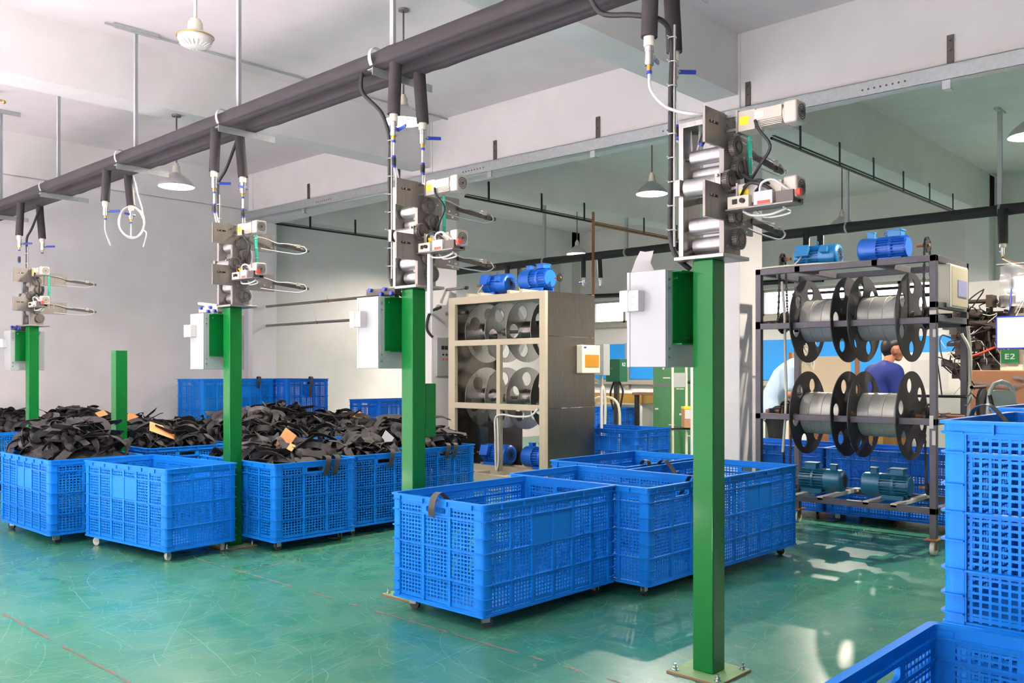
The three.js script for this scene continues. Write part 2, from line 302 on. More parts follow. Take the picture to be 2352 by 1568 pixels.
// ---------------------------------------------------------------- insulated pipes, hangers, drops
const XP = 3.68, PH = 3.385;
function insulated(x, h, z0, z1, r, mat, joints, label) {
  const t = thing('insulated_pipe', label, 'pipe'); const pts = [[r, z0]];
  // a sleeve with slight swellings where sections meet
  const prof = [], n = Math.round((z1 - z0) / 0.12);
  for (let i = 0; i <= n; i++) { const z = z0 + (z1 - z0) * i / n; let k = 1 + 0.02 * Math.sin(z * 2.1 + x) + 0.015 * Math.sin(z * 5.3); for (const j of joints) { const d = z - j; k += (d > 0 ? 0.1 : -0.06) * Math.exp(-d * d / 0.02); } prof.push([r * k, z]); }
  void pts;
  part('sleeve', [put(lathe(prof, 22), x, h, 0, Math.PI / 2, 0, 0)], mat, t);
  return t;
}
const HZ = [-12.03, -10.18, -8.28, -6.42, -4.5, -2.4];
insulated(3.565, PH, -12.9, 0.9, 0.062, M.foam, HZ, 'near pipe of the pair wrapped in dark grey foam under the ceiling');
insulated(3.785, PH - 0.005, -12.9, 0.9, 0.062, M.foam, HZ.map((z) => z + 0.25), 'far pipe of the pair wrapped in dark grey foam under the ceiling');
insulated(12.05, PH, -12.9, 4, 0.068, M.foamBlack, [-10.5, -8.7, -5.0, -3.1], 'single black foam pipe crossing the far bay');
{
  let first = null;
  const mk = () => {
    const t = thing('pipe_hanger', '', 'hanger');
    part('upright', [box(0.035, CEIL - PH - 0.02, 0.006, 0, (CEIL - PH) / 2, 0), box(0.006, CEIL - PH - 0.02, 0.035, -0.015, (CEIL - PH) / 2, 0)], M.zincPale, t);
    part('ceiling_bracket', [box(0.42, 0.03, 0.05, 0.0, CEIL - PH - 0.018, 0.0), box(0.42, 0.05, 0.005, 0, CEIL - PH - 0.03, 0.02)], M.zinc, t);
    part('cross_arm', [box(0.5, 0.005, 0.05, 0.05, -0.075, 0.01), box(0.5, 0.05, 0.005, 0.05, -0.09, 0.035)], M.zinc, t);
    part('pipe_clip', [ribbon(Array.from({ length: 9 }, (_, i) => [-0.135 + 0.07 * Math.cos(i / 8 * Math.PI * 1.1 + 2.9 - Math.PI * 0.8), 0.07 * Math.sin(i / 8 * Math.PI * 1.3 - 0.2), 0.01]), 0.03, 0.003, 14, (u, P) => V(P.x + 0.135, P.y, 0).normalize())], M.zincPale, t);
    return t;
  };
  const where = ['at the far left edge of the picture', 'rising into the bay beyond the cross beam', 'beside the white coil of hose', 'over the second post with a roller head', 'above the middle green post', 'nearest the camera'];
  HZ.forEach((z, i) => { const l = 'pale angle-iron hanger of the grey pipe pair, ' + where[i]; if (!first) { first = mk(); first.position.set(XP, PH, z); first.userData.label = l; first.userData.group = 'hangers of the grey foam pipe pair'; } else dup(first, [XP, PH, z], 0, l); });
  [-10.5, -8.7, -5.0, -3.1].forEach((z, i) => {
    const t = thing('pipe_hanger', ['thin hanger rod of the black pipe beside the farthest lamp', 'thin hanger rod of the black pipe right of the farthest lamp', 'pale hanger of the black pipe above the left rack motor', 'pale hanger of the black pipe at the right edge'][i], 'hanger', [12.05, PH, z], 0, 'hangers of the black foam pipe');
    part('upright', [box(0.045, CEIL - PH, 0.05, 0, (CEIL - PH) / 2 + 0.0, 0)], M.zincPale, t);
    part('ceiling_plate', [box(0.3, 0.03, 0.06, 0, CEIL - PH - 0.015, 0)], M.zinc, t);
    part('pipe_clip', [cyl(0.076, 0.03, 'z', 0, 0, 0, 20), cyl(0.012, 0.05, 'y', -0.08, 0, 0, 8)], M.zincPale, t);
  });
}
// a foam-clad drop ending in a ball valve; lever direction in degrees
function drop(x, z, y0, len, lean, lever, label, group, mat = M.foam, r = 0.04) {
  const t = thing('pipe_drop', label, 'pipe drop', [x, y0, z], 0, group), L = len, e = lean;
  const c = (k) => [e * k, -L * k, 0];
  part('sleeve', [tube([[0, 0, 0], [e * 0.3, -L * 0.35, 0], [e * 0.7, -L * 0.7, 0], [e, -L, 0]], r, 14, 16), put(new THREE.CircleGeometry(r, 16).rotateX(Math.PI / 2), e, -L, 0)], mat, t);
  void c;
  part('collar', [cyl(r * 0.66, 0.05, 'y', e, -L - 0.02, 0, 16)], M.cream, t);
  const v = part('valve', [cyl(0.021, 0.1, 'y', e, -L - 0.085, 0, 12), cyl(0.025, 0.025, 'y', e, -L - 0.06, 0, 6), cyl(0.025, 0.02, 'y', e, -L - 0.12, 0, 6), cyl(0.011, 0.035, 'x', e + 0.025, -L - 0.09, 0, 8)], M.chrome, t);
  const a = lever * D2R;
  const h = part('lever', [rbox(0.1, 0.022, 0.012, 0.004, 0.05, 0, 0)], M.handle, v, 'blue valve lever'); h.position.set(e + 0.035, -L - 0.09, 0); h.rotation.set(0, a, 0.08);
  part('fitting', [cyl(0.012, 0.03, 'y', e, -L - 0.15, 0, 10)], M.brass, t);
  part('push_ring', [cyl(0.014, 0.012, 'y', e, -L - 0.168, 0, 12)], M.handle, t);
  return V(x + e, y0 - L - 0.175, z);
}
const hose = (name, pts, r, mat, label, group, cat = 'hose', seg = 0) => solo(name, [tube(pts, r, seg, 7)], mat, label, cat, group);
// posts: z, label bits; the drop pairs above them
const POSTS = [[3.665, -2.175], [3.665, -4.285], [3.7, -6.56], [3.665, -8.614], [3.665, -10.934]];
const NEARD = 'drops of the grey foam pipe pair';
const DR = {};
{ // [z of near drop, z of far drop, length near, length far, labels]
  const spec = [
    [0, -2.43, -2.46, 0.345, 0.34, 'above the nearest roller head'], [1, -4.34, -4.37, 0.335, 0.33, 'in front of the lit lamp'],
    [2, -6.58, -6.6, 0.345, 0.345, 'above the second roller head from the left'], [3, -8.66, -8.7, 0.31, 0.31, 'beside the white hose coil'], [4, -11.0, -11.06, 0.39, 0.39, 'above the leftmost roller head']];
  const lev = [[20, -30], [-100, -20], [-20, 200], [-30, 180], [-30, -20]];
  for (const [k, za, zb, la, lb, w] of spec) {
    DR[k] = [drop(3.565, za, PH - 0.04, la, -0.015, lev[k][0], 'near foam-clad pipe drop with a blue-levered valve, ' + w, NEARD), drop(3.785, zb, PH - 0.04, lb, 0.03, lev[k][1], 'far foam-clad pipe drop with a blue-levered valve, ' + w, NEARD)];
  }
  // the drops of the far bay
  drop(11.98, -9.55, PH, 0.36, 0, 120, 'left one of two thin black drops left of the far control box', 'drops of the black pipe', M.foamBlack, 0.04);
  drop(12.1, -9.3, PH, 0.37, 0.03, 40, 'right one of two thin black drops left of the far control box', 'drops of the black pipe', M.foamBlack, 0.04);
  drop(11.98, -5.55, PH, 0.35, 0, 40, 'left short black drop behind the rack motors', 'drops of the black pipe', M.foamBlack, 0.045);
  drop(12.1, -5.4, PH, 0.35, 0, 40, 'right short black drop behind the rack motors', 'drops of the black pipe', M.foamBlack, 0.045);
  drop(11.98, -11.35, PH, 0.3, 0, 40, 'left short black drop above the cabinet motors', 'drops of the black pipe', M.foamBlack, 0.045);
  drop(12.1, -11.15, PH, 0.3, 0, 40, 'right short black drop above the cabinet motors', 'drops of the black pipe', M.foamBlack, 0.045);
  drop(11.98, -3.05, PH, 0.42, 0, 40, 'thick black drop over the wired machine at the right edge', 'drops of the black pipe', M.foamBlack, 0.058);
}
// ---------------------------------------------------------------- lamps
let lampProto = null;
function lamp(x, y, z, top, label, lit = 1) {      // y: lower rim of the shade
  const t = thing('pendant_lamp', label, 'lamp', [x, y, z], 0, 'bell-shaped pendant lamps');
  const prof = [[0.18, 0], [0.176, 0.012], [0.15, 0.05], [0.115, 0.085], [0.075, 0.115], [0.05, 0.135], [0.046, 0.14]];
  part('shade', [lathe(prof), lathe(prof.map(([r, h]) => [Math.max(0.001, r - 0.004), h + 0.001]).reverse())], M.aluminium, t);
  part('lining', [lathe(prof.slice(0, 6).map(([r, h]) => [r - 0.007, h - 0.001]).reverse())], M.shadeIn, t);
  part('socket', [cyl(0.036, 0.07, 'y', 0, 0.175, 0, 16), cyl(0.044, 0.02, 'y', 0, 0.145, 0, 16), cyl(0.022, 0.03, 'y', 0, 0.225, 0, 12)], M.motorGrey, t);
  part('stem', [cyl(0.008, top - y - 0.22, 'y', 0, 0.22 + (top - y - 0.22) / 2, 0, 8)], M.steelDark, t);
  part('ceiling_rose', [cyl(0.045, 0.02, 'y', 0, top - y - 0.01, 0, 16)], M.steelDull, t);
  part('bulb', [put(new THREE.SphereGeometry(0.05, 16, 12), 0, 0.055, 0)], M.bulb, t);
  const l = new THREE.PointLight(0xfff1e0, LAMP * lit); l.position.set(0, 0.055, 0); l.castShadow = true; l.shadow.radius = 2.2; l.name = 'lamp_light'; t.add(l);
}
lamp(4.3, 3.3, -8.74, 4.035, 'bell lamp hanging below the cross beam, left of the second post with a roller head', 0.8);
lamp(5.1, 3.62, -6.1, CEIL, 'brightly lit bell lamp behind the foam drops over the middle post', 1.2);
lamp(8.44, 3.42, -5.74, CEIL, 'bell lamp under the dark ceiling left of the nearest roller head', 2);
lamp(12.3, 3.5, -9.95, CEIL, 'small distant bell lamp just above the black foam pipe', 3);
lamp(8.3, 3.35, -1.9, CEIL, 'lit bell lamp cut off by the right edge of the picture', 2);
lamp(10.6, 3.45, -11.55, CEIL, 'added bell lamp brightening the far end wall, mostly hidden behind the middle roller head', 1.1);  // hidden lamp added to brighten the far end wall
lamp(12.6, 3.5, -5.3, CEIL, 'bell lamp over the far bay behind the spool rack', 3);
lamp(12.6, 3.5, -0.6, CEIL, 'added out-of-view bell lamp over the right part of the far bay', 2.5);  // out of view, added to light the far bay walls
lamp(12.6, 3.5, 3.4, CEIL, 'added out-of-view bell lamp over the near end of the far bay', 3);  // another unseen lamp added for more light in the far bay
lamp(1.6, 3.6, -6.2, CEIL, 'added out-of-view bell lamp over the left side of the aisle', 1);  // extra lamp outside the frame, added for its light
{ // ceiling fan
  const t = thing('ceiling_fitting', 'white round gold-ringed fitting on a rod under the ceiling', 'ceiling fitting', [3.16, 3.78, -6.13]);
  part('rod', [cyl(0.013, 0.7, 'y', 0, 0.5, 0, 10)], M.white, t);
  part('neck', [lathe([[0.02, 0.2], [0.035, 0.195], [0.05, 0.17], [0.054, 0.115], [0.05, 0.1]])], M.cream, t);
  part('motor_housing', [lathe([[0.05, 0.105], [0.09, 0.095], [0.12, 0.075], [0.125, 0.05], [0.112, 0.02], [0.07, -0.002], [0.03, -0.01], [0.001, -0.011]]), ...Array.from({ length: 20 }, (_, i) => put(box(0.05, 0.004, 0.006, 0.09, 0.004, 0, 0, 0, 0.45), 0, 0, 0, 0, i * Math.PI / 10, 0))], M.white, t);
  part('gold_ring', [put(new THREE.TorusGeometry(0.131, 0.004, 6, 32), 0, 0.066, 0, Math.PI / 2, 0, 0)], M.brass, t);
}
{ const t = thing('ceiling_fitting', 'small brass and white fitting on the ceiling at the left edge of the picture', 'ceiling fitting', [3.36, CEIL, -11.25]); part('base', [cyl(0.06, 0.02, 'y', 0, -0.01, 0, 16)], M.cream, t); part('stem', [rod([0, 0, 0], [0, -0.08, 0], 0.012)], M.brass, t); part('valve', [rbox(0.05, 0.04, 0.04, 0.01, 0.02, -0.09, 0), rod([0, -0.09, 0], [0.09, -0.12, 0.03], 0.012)], M.rust, t); part('cap', [put(new THREE.SphereGeometry(0.022, 12, 8), 0.1, -0.125, 0.03)], M.brass, t); }
// thin conduit on the ceiling of the first bay
solo('ceiling_conduit', [rod([3.4, CEIL - 0.02, -8.3], [7.66, CEIL - 0.02, -8.3], 0.01)], M.zincPale, 'thin grey conduit along the ceiling beside the cross beam', 'conduit');
// ---------------------------------------------------------------- green posts with roller heads
const PT = 1.922;
{
  const hollow = (h) => [span(-0.054, 0.012, -0.054, -0.049, h, 0.054), span(0.049, 0.012, -0.054, 0.054, h, 0.054), span(-0.049, 0.012, -0.054, 0.049, h, -0.049), span(-0.049, 0.012, 0.049, 0.049, h, 0.054)];
  const names = ['nearest green steel post carrying a roller head, bolted to the floor', 'green steel post with a roller head behind the front empty crate', 'green steel post with a roller head between the empty crate and the heaped crates', 'short green steel post with an open top and nothing on it', 'leftmost green steel post with a roller head, behind the heaped crate'];
  POSTS.forEach(([x, z], i) => {
    const t = thing('steel_post', names[i], 'post', [x, 0, z]), h = i === 3 ? 1.609 : PT;
    part('tube', i === 3 ? hollow(h) : [rbox(0.108, h - 0.012, 0.108, 0.006, 0, (h + 0.012) / 2, 0)], M.green, t);
    const bp = part('base_plate', [rbox(0.28, 0.012, 0.28, 0.002, 0, 0.006, 0)], M.plateGreen, t, 'worn pale green base plate with a rusty edge');
    for (const s of [-1, 1]) { part('rusty_edge', [box(0.0015, 0.009, 0.28, s * 0.1405, 0.005, 0), box(0.28, 0.009, 0.0015, 0, 0.005, s * 0.1405)], M.rustEdge, bp); }
    for (const [a, b] of [[-1, -1], [-1, 1], [1, -1], [1, 1]]) part('bolt', [cyl(0.016, 0.004, 'y', a * 0.112, 0.014, b * 0.112, 16), cyl(0.0125, 0.013, 'y', a * 0.112, 0.022, b * 0.112, 6), cyl(0.007, 0.018, 'y', a * 0.112, 0.034, b * 0.112, 10)], M.chrome, t);
    if (i === 1) part('side_box', [rbox(0.09, 0.34, 0.1, 0.004, 0.1, 1.16, 0)], M.green, t);
  });
}
const gearGeo = (r, n, d) => { const s = new THREE.Shape(); for (let i = 0; i < n; i++) for (const [k, q] of [[0, 0.91], [0.28, 0.91], [0.4, 1], [0.72, 1], [0.84, 0.91]]) { const a = (i + k) / n * 6.28318, R = r * q; i || k ? s.lineTo(Math.cos(a) * R, Math.sin(a) * R) : s.moveTo(R, 0); } s.closePath(); const h = new THREE.Path(); h.absarc(0, 0, r * 0.16, 0, Math.PI * 2, true); s.holes.push(h); return extrude(s, d); };
function plateWith(w, h, th, holes) { const s = new THREE.Shape(); s.moveTo(0, 0); s.lineTo(w, 0); s.lineTo(w, h); s.lineTo(0, h); s.closePath(); for (const [x, y, a, b] of holes) s.holes.push(rrect(a, b, Math.min(a, b) * 0.48, new THREE.Path(), x, y)); return extrude(s, th, 0, 4); }
function gearMotor(t, y, lower) {
  const m = part('gear_motor', [rbox(0.086, 0.09, 0.085, 0.003, -0.018, y, 0.225), cyl(0.043, 0.14, 'z', -0.018, y, 0.335, 24), box(0.07, 0.05, 0.13, -0.03, y + 0.012, 0.33), ...Array.from({ length: 7 }, (_, i) => box(0.088, 0.004, 0.1, -0.018, y - 0.036 + i * 0.007 - 0.004, 0.345))], M.motorGrey, t);
  part('motor_plate', [box(0.1, 0.1, 0.008, -0.018, y, 0.182)], M.steel, t); parts('mounting_bar', [box(0.012, 0.012, 0.065, -0.055, y + 0.032, 0.15), box(0.012, 0.012, 0.065, -0.055, y - 0.032, 0.15), box(0.012, 0.012, 0.065, 0.02, y + 0.032, 0.15), box(0.012, 0.012, 0.065, 0.02, y - 0.032, 0.15)], M.steel, t);
  part('fan_cover', [rbox(0.096, 0.098, 0.065, 0.012, -0.018, y, 0.433)], M.motorFan, m);
  parts('grille_ring', [0.012, 0.022, 0.032].map((r) => put(new THREE.TorusGeometry(r, 0.0017, 5, 22), -0.018, y, 0.466)).concat([cyl(0.006, 0.003, 'z', -0.018, y, 0.466, 10)]), M.black, m);
  part('name_plate', [box(0.001, 0.038, 0.045, -0.0615, y, 0.215)], M.yellow, m, 'yellow label');
  part('body_label', [box(0.001, 0.03, 0.045, -0.0655, y + 0.012, 0.29)], M.paperWhite, m, 'pale rating plate');
  part('motor_lead', [tube(lower ? [[-0.06, y, 0.27], [-0.08, y + 0.02, 0.3], [-0.07, y + 0.05, 0.26], [-0.02, y + 0.1, 0.18]] : [[-0.064, y - 0.01, 0.27], [-0.075, y - 0.05, 0.29], [-0.04, y - 0.13, 0.33], [-0.02, y - 0.2, 0.27], [0, y - 0.25, 0.22]], 0.007, 18, 7)], M.black, m);
  return m;
}
let head0;
{
  const t = head0 = thing('roller_head', 'nearest stainless roller head with gears and two grey gear motors', 'roller machine', [POSTS[0][0], PT, POSTS[0][1]], 0);
  part('base_plate', [rbox(0.24, 0.018, 0.262, 0.003, 0.025, 0.009, 0)], M.steel, t);
  for (const s of [-1, 1]) part('side_plate', [rbox(0.15, 0.63, 0.026, 0.002, 0.005, 0.333, s * 0.107), ...[0.05, 0.6].flatMap((y) => [-0.04, 0.05].map((x) => cyl(0.008, 0.006, 'z', x, y, s * 0.122, 6)))], s < 0 ? M.steel : M.steelDull, t);
  part('top_plate', [rbox(0.15, 0.026, 0.19, 0.002, 0.005, 0.635, 0)], M.steel, t);
  parts('cross_bar', [box(0.02, 0.025, 0.19, 0.07, 0.3, 0), box(0.02, 0.025, 0.19, 0.07, 0.05, 0)], M.steelDark, t);
  for (const [x, y, r] of [[-0.005, 0.487, 0.036], [0.025, 0.41, 0.033], [-0.055, 0.338, 0.043], [-0.005, 0.163, 0.041], [0.025, 0.077, 0.039]]) part('roller', [cyl(r, 0.168, 'z', x, y, 0.004, 28), cyl(0.012, 0.2, 'z', x, y, 0, 10)], M.roller, t);
  for (const [x, y] of [[0.005, 0.507], [0.03, 0.413], [-0.055, 0.345], [0.005, 0.19], [0.035, 0.09]]) part('gear', [put(gearGeo(0.049, 30, 0.026), x, y, 0.124), cyl(0.02, 0.034, 'z', x, y, 0.138, 16), put(new THREE.TorusGeometry(0.036, 0.003, 5, 24), x, y, 0.15)], M.gear, t);
  parts('bearing_block', [merged([box(0.03, 0.075, 0.028, -0.088, 0.338, 0.107), cyl(0.008, 0.02, 'x', -0.108, 0.365, 0.107, 8), cyl(0.008, 0.02, 'x', -0.108, 0.31, 0.107, 8)]), box(0.03, 0.075, 0.028, -0.088, 0.338, -0.107)], M.steel, t);
  for (const y of [0.49, 0.165]) {
    part('slotted_plate', [put(plateWith(0.17, 0.158, 0.012, [[0.075, 0.1, 0.075, 0.013]]), -0.24, y, 0.112)], M.steelDull, t);
    part('slot_shade', [box(0.07, 0.011, 0.008, -0.165, y + 0.1, 0.116)], M.black, t); part('clamp_bracket', [box(0.012, 0.11, 0.05, -0.1, y + 0.075, 0.085)], M.steel, t); parts('slot_screw', [cyl(0.006, 0.03, 'z', -0.165, y + 0.1, 0.112, 8), cyl(0.006, 0.03, 'z', -0.19, y + 0.102, 0.112, 8)], M.steel, t);  // the black bar fills the slot and stands in for its shade
    part('rear_plate', [put(plateWith(0.29, 0.142, 0.012, [[0.1, 0.1, 0.014, 0.014], [0.15, 0.1, 0.014, 0.014], [0.1, 0.075, 0.014, 0.014], [0.15, 0.075, 0.014, 0.014], [0.2, 0.05, 0.016, 0.016], [0.26, 0.04, 0.016, 0.016], [0.23, 0.016, 0.016, 0.016]]), 0.075, y - 0.015, 0.02)], M.steelDull, t);
    const a = part('guide_arm', [bar([0.35, y + 0.06, 0.03], [0.66, y + 0.035, 0.03], 0.016, 0.026), rbox(0.09, 0.022, 0.03, 0.004, 0.655, y + 0.034, 0.03)], M.steelDark, t);
    part('sensor', [box(0.04, 0.03, 0.03, 0.59, y + 0.062, 0.03), cyl(0.007, 0.04, 'x', 0.64, y + 0.062, 0.03, 8)], M.motorGrey, a);
    parts('air_tube', [tube([[0.16, y + 0.1, 0.05], [0.27, y + 0.09, 0.05], [0.38, y + 0.065, 0.05], [0.48, y + 0.07, 0.045], [0.57, y + 0.065, 0.04]], 0.0045, 22, 6), tube([[0.65, y + 0.062, 0.04], [0.67, y + 0.03, 0.05], [0.6, y - 0.005, 0.06], [0.45, y - 0.01, 0.07], [0.3, y - 0.005, 0.08], [0.2, y, 0.09]], 0.0045, 24, 6)], M.hoseWhite, t);
  }
  gearMotor(t, 0.6, false); gearMotor(t, 0.275, true);
  parts('cyan_cable', [tube([[0.06, 0.655, -0.1], [0.07, 0.662, 0], [0.12, 0.65, 0.09], [0.13, 0.6, 0.13], [0.13, 0.5, 0.14], [0.13, 0.35, 0.14], [0.1, 0.27, 0.15]], 0.0115, 40, 8), tube([[-0.02, 0.655, -0.1], [0, 0.66, 0], [0.05, 0.658, 0.08]], 0.007, 14, 7)], M.cyan, t, 'turquoise wrapped cable');
  parts('cable_tie', [0.56, 0.48, 0.4].map((y) => put(new THREE.TorusGeometry(0.0125, 0.0025, 5, 12), 0.13, y, 0.14, Math.PI / 2, 0, 0)), M.white, t);
  part('black_cable', [tube([[0.0, 0.36, 0.2], [0.02, 0.32, 0.19], [0.06, 0.4, 0.16], [0.06, 0.45, 0.15]], 0.013, 18, 8)], M.black, t);
  const tray = part('tray', [box(0.1, 0.006, 0.32, -0.045, 0.205, 0.3), box(0.006, 0.03, 0.32, 0.005, 0.22, 0.3)], M.steelDull, t);
  part('speed_box', [rbox(0.05, 0.055, 0.105, 0.003, -0.065, 0.236, 0.2)], M.cream, tray);
  part('knob', [cyl(0.011, 0.016, 'x', -0.098, 0.238, 0.225, 14)], M.black, tray); part('rocker_switch', [box(0.003, 0.022, 0.024, -0.092, 0.238, 0.185)], M.black, tray);
  part('terminal_box', [rbox(0.05, 0.06, 0.09, 0.003, -0.065, 0.24, 0.32)], M.paperWhite, tray); part('terminal_stripe', [box(0.001, 0.014, 0.06, -0.091, 0.22, 0.325)], M.red, tray, 'red and black printed stripe'); part('relay', [box(0.05, 0.05, 0.08, -0.055, 0.235, 0.415)], M.steelDark, tray);
  part('stop_button', [cyl(0.017, 0.02, 'z', -0.05, 0.25, 0.468, 14), cyl(0.011, 0.02, 'z', -0.05, 0.25, 0.45, 12)], M.red, tray, 'red push button');
  parts('wire', [tube([[-0.07, 0.3, 0.22], [-0.1, 0.31, 0.27], [-0.085, 0.29, 0.33], [-0.07, 0.26, 0.36]], 0.008, 16, 6), tube([[-0.06, 0.27, 0.2], [-0.1, 0.3, 0.25], [-0.09, 0.32, 0.3], [-0.06, 0.3, 0.34]], 0.006, 16, 6)], M.black, tray);
  parts('pale_wire', [tube([[-0.08, 0.26, 0.3], [-0.1, 0.3, 0.32], [-0.095, 0.31, 0.37], [-0.07, 0.27, 0.42], [-0.05, 0.25, 0.455]], 0.006, 18, 6), tube([[-0.04, 0.2, 0.2], [-0.06, 0.175, 0.25], [-0.05, 0.17, 0.34], [-0.03, 0.19, 0.4]], 0.006, 18, 6), tube([[0.0, 0.2, 0.24], [-0.02, 0.165, 0.3], [-0.02, 0.175, 0.42], [-0.02, 0.2, 0.38]], 0.005, 18, 6)], M.hoseWhite, tray);
}
const heads = [head0, dup(head0, [POSTS[1][0], PT, POSTS[1][1]], 0, 'stainless roller head on the middle post, above the front empty crate'), dup(head0, [POSTS[2][0], PT, POSTS[2][1]], 0, 'stainless roller head on the second post from the left'), dup(head0, [POSTS[4][0], PT, POSTS[4][1]], 0, 'leftmost and smallest-looking stainless roller head')];
void heads;
// control boxes
{
  const holes = canvasTex(64, 64, (c) => { c.fillStyle = '#eeeeea'; c.fillRect(0, 0, 64, 64); c.strokeStyle = '#444'; c.lineWidth = 3; for (const y of [20, 44]) { c.beginPath(); c.moveTo(24, y - 4); c.lineTo(24, y + 4); c.moveTo(40, y - 4); c.lineTo(40, y + 4); c.stroke(); } });
  const mk = (i, label, x, z) => {
    const t = thing('control_box', label, 'control box', [x, 0, z], 0);
    part('housing', [rbox(0.35, 0.45, 0.22, 0.004, -0.005, 1.65, -0.22)], M.boxSide, t);
    part('door', [rbox(0.014, 0.45, 0.2, 0.003, -0.186, 1.65, -0.211), box(0.012, 0.45, 0.016, -0.185, 1.65, -0.322)], M.boxWhite, t);
    const s = part('socket_box', [rbox(0.05, 0.098, 0.092, 0.004, -0.217, 1.735, -0.275), rbox(0.012, 0.1, 0.05, 0.002, -0.24, 1.735, -0.31)], M.white, t);
    if (i === 0) { const f = new THREE.Mesh(new THREE.PlaneGeometry(0.05, 0.08), std(0xffffff, 0.5, 0, { map: holes })); f.name = 'socket_face'; f.rotation.y = -Math.PI / 2; f.position.set(-0.2431, 1.735, -0.262); s.add(f); }
    part('bracket', [box(0.2, 0.34, 0.005, -0.045, 1.7, -0.106), box(0.2, 0.005, 0.052, -0.045, 1.532, -0.08), box(0.2, 0.005, 0.052, -0.045, 1.868, -0.08), box(0.005, 0.34, 0.052, 0.054, 1.7, -0.08)], M.green, t, 'green mounting channel');
    parts('screw', [[1.83, -0.17], [1.79, -0.17], [1.51, -0.17], [1.47, -0.17]].map(([y, x2]) => cyl(0.006, 0.008, 'z', x2, y, -0.108, 10)).concat([cyl(0.008, 0.012, 'z', -0.02, 1.56, -0.1, 10), cyl(0.006, 0.01, 'z', -0.12, 1.84, -0.1, 10)]), M.chrome, t);
  };
  mk(0, 'white control box with twin socket on the nearest green post', ...POSTS[0]); mk(1, 'white control box on the middle green post', ...POSTS[1]);
  mk(2, 'white control box on the second post from the left', ...POSTS[2]); mk(4, 'white control box at the left edge of the picture', ...POSTS[4]);
  for (const [k, l] of [[1, 'dark air manifold with blue fittings on top of the middle control box'], [2, 'air manifold lying on top of the second control box from the left'], [4, 'small air manifold on top of the leftmost control box']]) {
    const [x, z] = POSTS[k], t = thing('air_manifold', l, 'manifold', [x - 0.08, 1.876, z - 0.2], 0.1);
    part('body', [rbox(0.06, 0.045, 0.26, 0.005, 0, 0.035, 0), box(0.04, 0.012, 0.2, 0.02, 0.006, 0)], k === 2 ? M.motorFan : M.steelDark, t);
    parts('fitting', [cyl(0.013, 0.03, 'x', -0.035, 0.05, -0.08, 10), cyl(0.013, 0.03, 'x', -0.035, 0.02, 0.02, 10), cyl(0.013, 0.03, 'x', -0.035, 0.05, 0.05, 10), cyl(0.013, 0.03, 'x', -0.035, 0.02, 0.11, 10)], M.handle, t);
    if (k === 2) parts('tube', [rod([-0.02, 0.06, 0.12], [-0.02, 0.09, -0.14], 0.012), rod([0, 0, 0.05], [-0.05, 0.08, -0.02], 0.012)], M.hoseWhite, t);
  }
}
// corrugated conduits dropping from the pipes to the posts, tied to a steel rod
const cLabels = ['black corrugated conduit tied to a rod beside the nearest roller head', 'black corrugated conduit tied to a rod beside the middle roller head', 'black conduit tied to a rod left of the second roller head from the left', null, 'black conduit rising from the leftmost roller head'];
POSTS.forEach(([x, z], i) => {
  if (i === 3) return;
  const t = thing('cable_conduit', cLabels[i], 'conduit', [x, 0, z]), zz = i === 0 ? -0.19 : i === 1 ? -0.2 : -0.17, xx = i === 4 ? 0.0 : -0.03, top = i === 0 ? 3.06 : i === 1 ? 2.95 : 2.85;
  part('conduit', [tube([...(i === 0 ? [[xx - 0.1, 3.3, zz - 0.42], [xx - 0.08, 3.2, zz - 0.36], [xx - 0.04, 3.15, zz - 0.18], [xx, 3.1, zz - 0.05]] : i === 1 ? [[xx - 0.1, 3.34, zz - 0.16], [xx - 0.1, 3.22, zz - 0.16], [xx - 0.04, 3.06, zz - 0.03]] : [[xx + 0.1, 3.3, zz + 0.12], [xx + 0.03, 3.05, zz + 0.06], [xx, 2.95, zz]]), [xx, top - 0.05, zz], [xx, 2.7, zz], [xx, 2.3, zz], [xx, 2.05, zz], [xx + 0.005, 1.95, zz + 0.03], [xx + 0.03, 1.89, zz + 0.09]], 0.013, 60, 8)], M.black, t);
  part('rod', [rod([xx, top, zz + 0.022], [xx, 2.0, zz + 0.022], 0.007)], M.steel, t);
  for (let y = 2.08; y < top; y += 0.115) part('cable_tie', [put(new THREE.TorusGeometry(0.019, 0.003, 5, 12), xx, y, zz + 0.01, Math.PI / 2, 0, 0), box(0.03, 0.004, 0.004, xx - 0.03, y, zz + 0.01)], M.white, t);
});
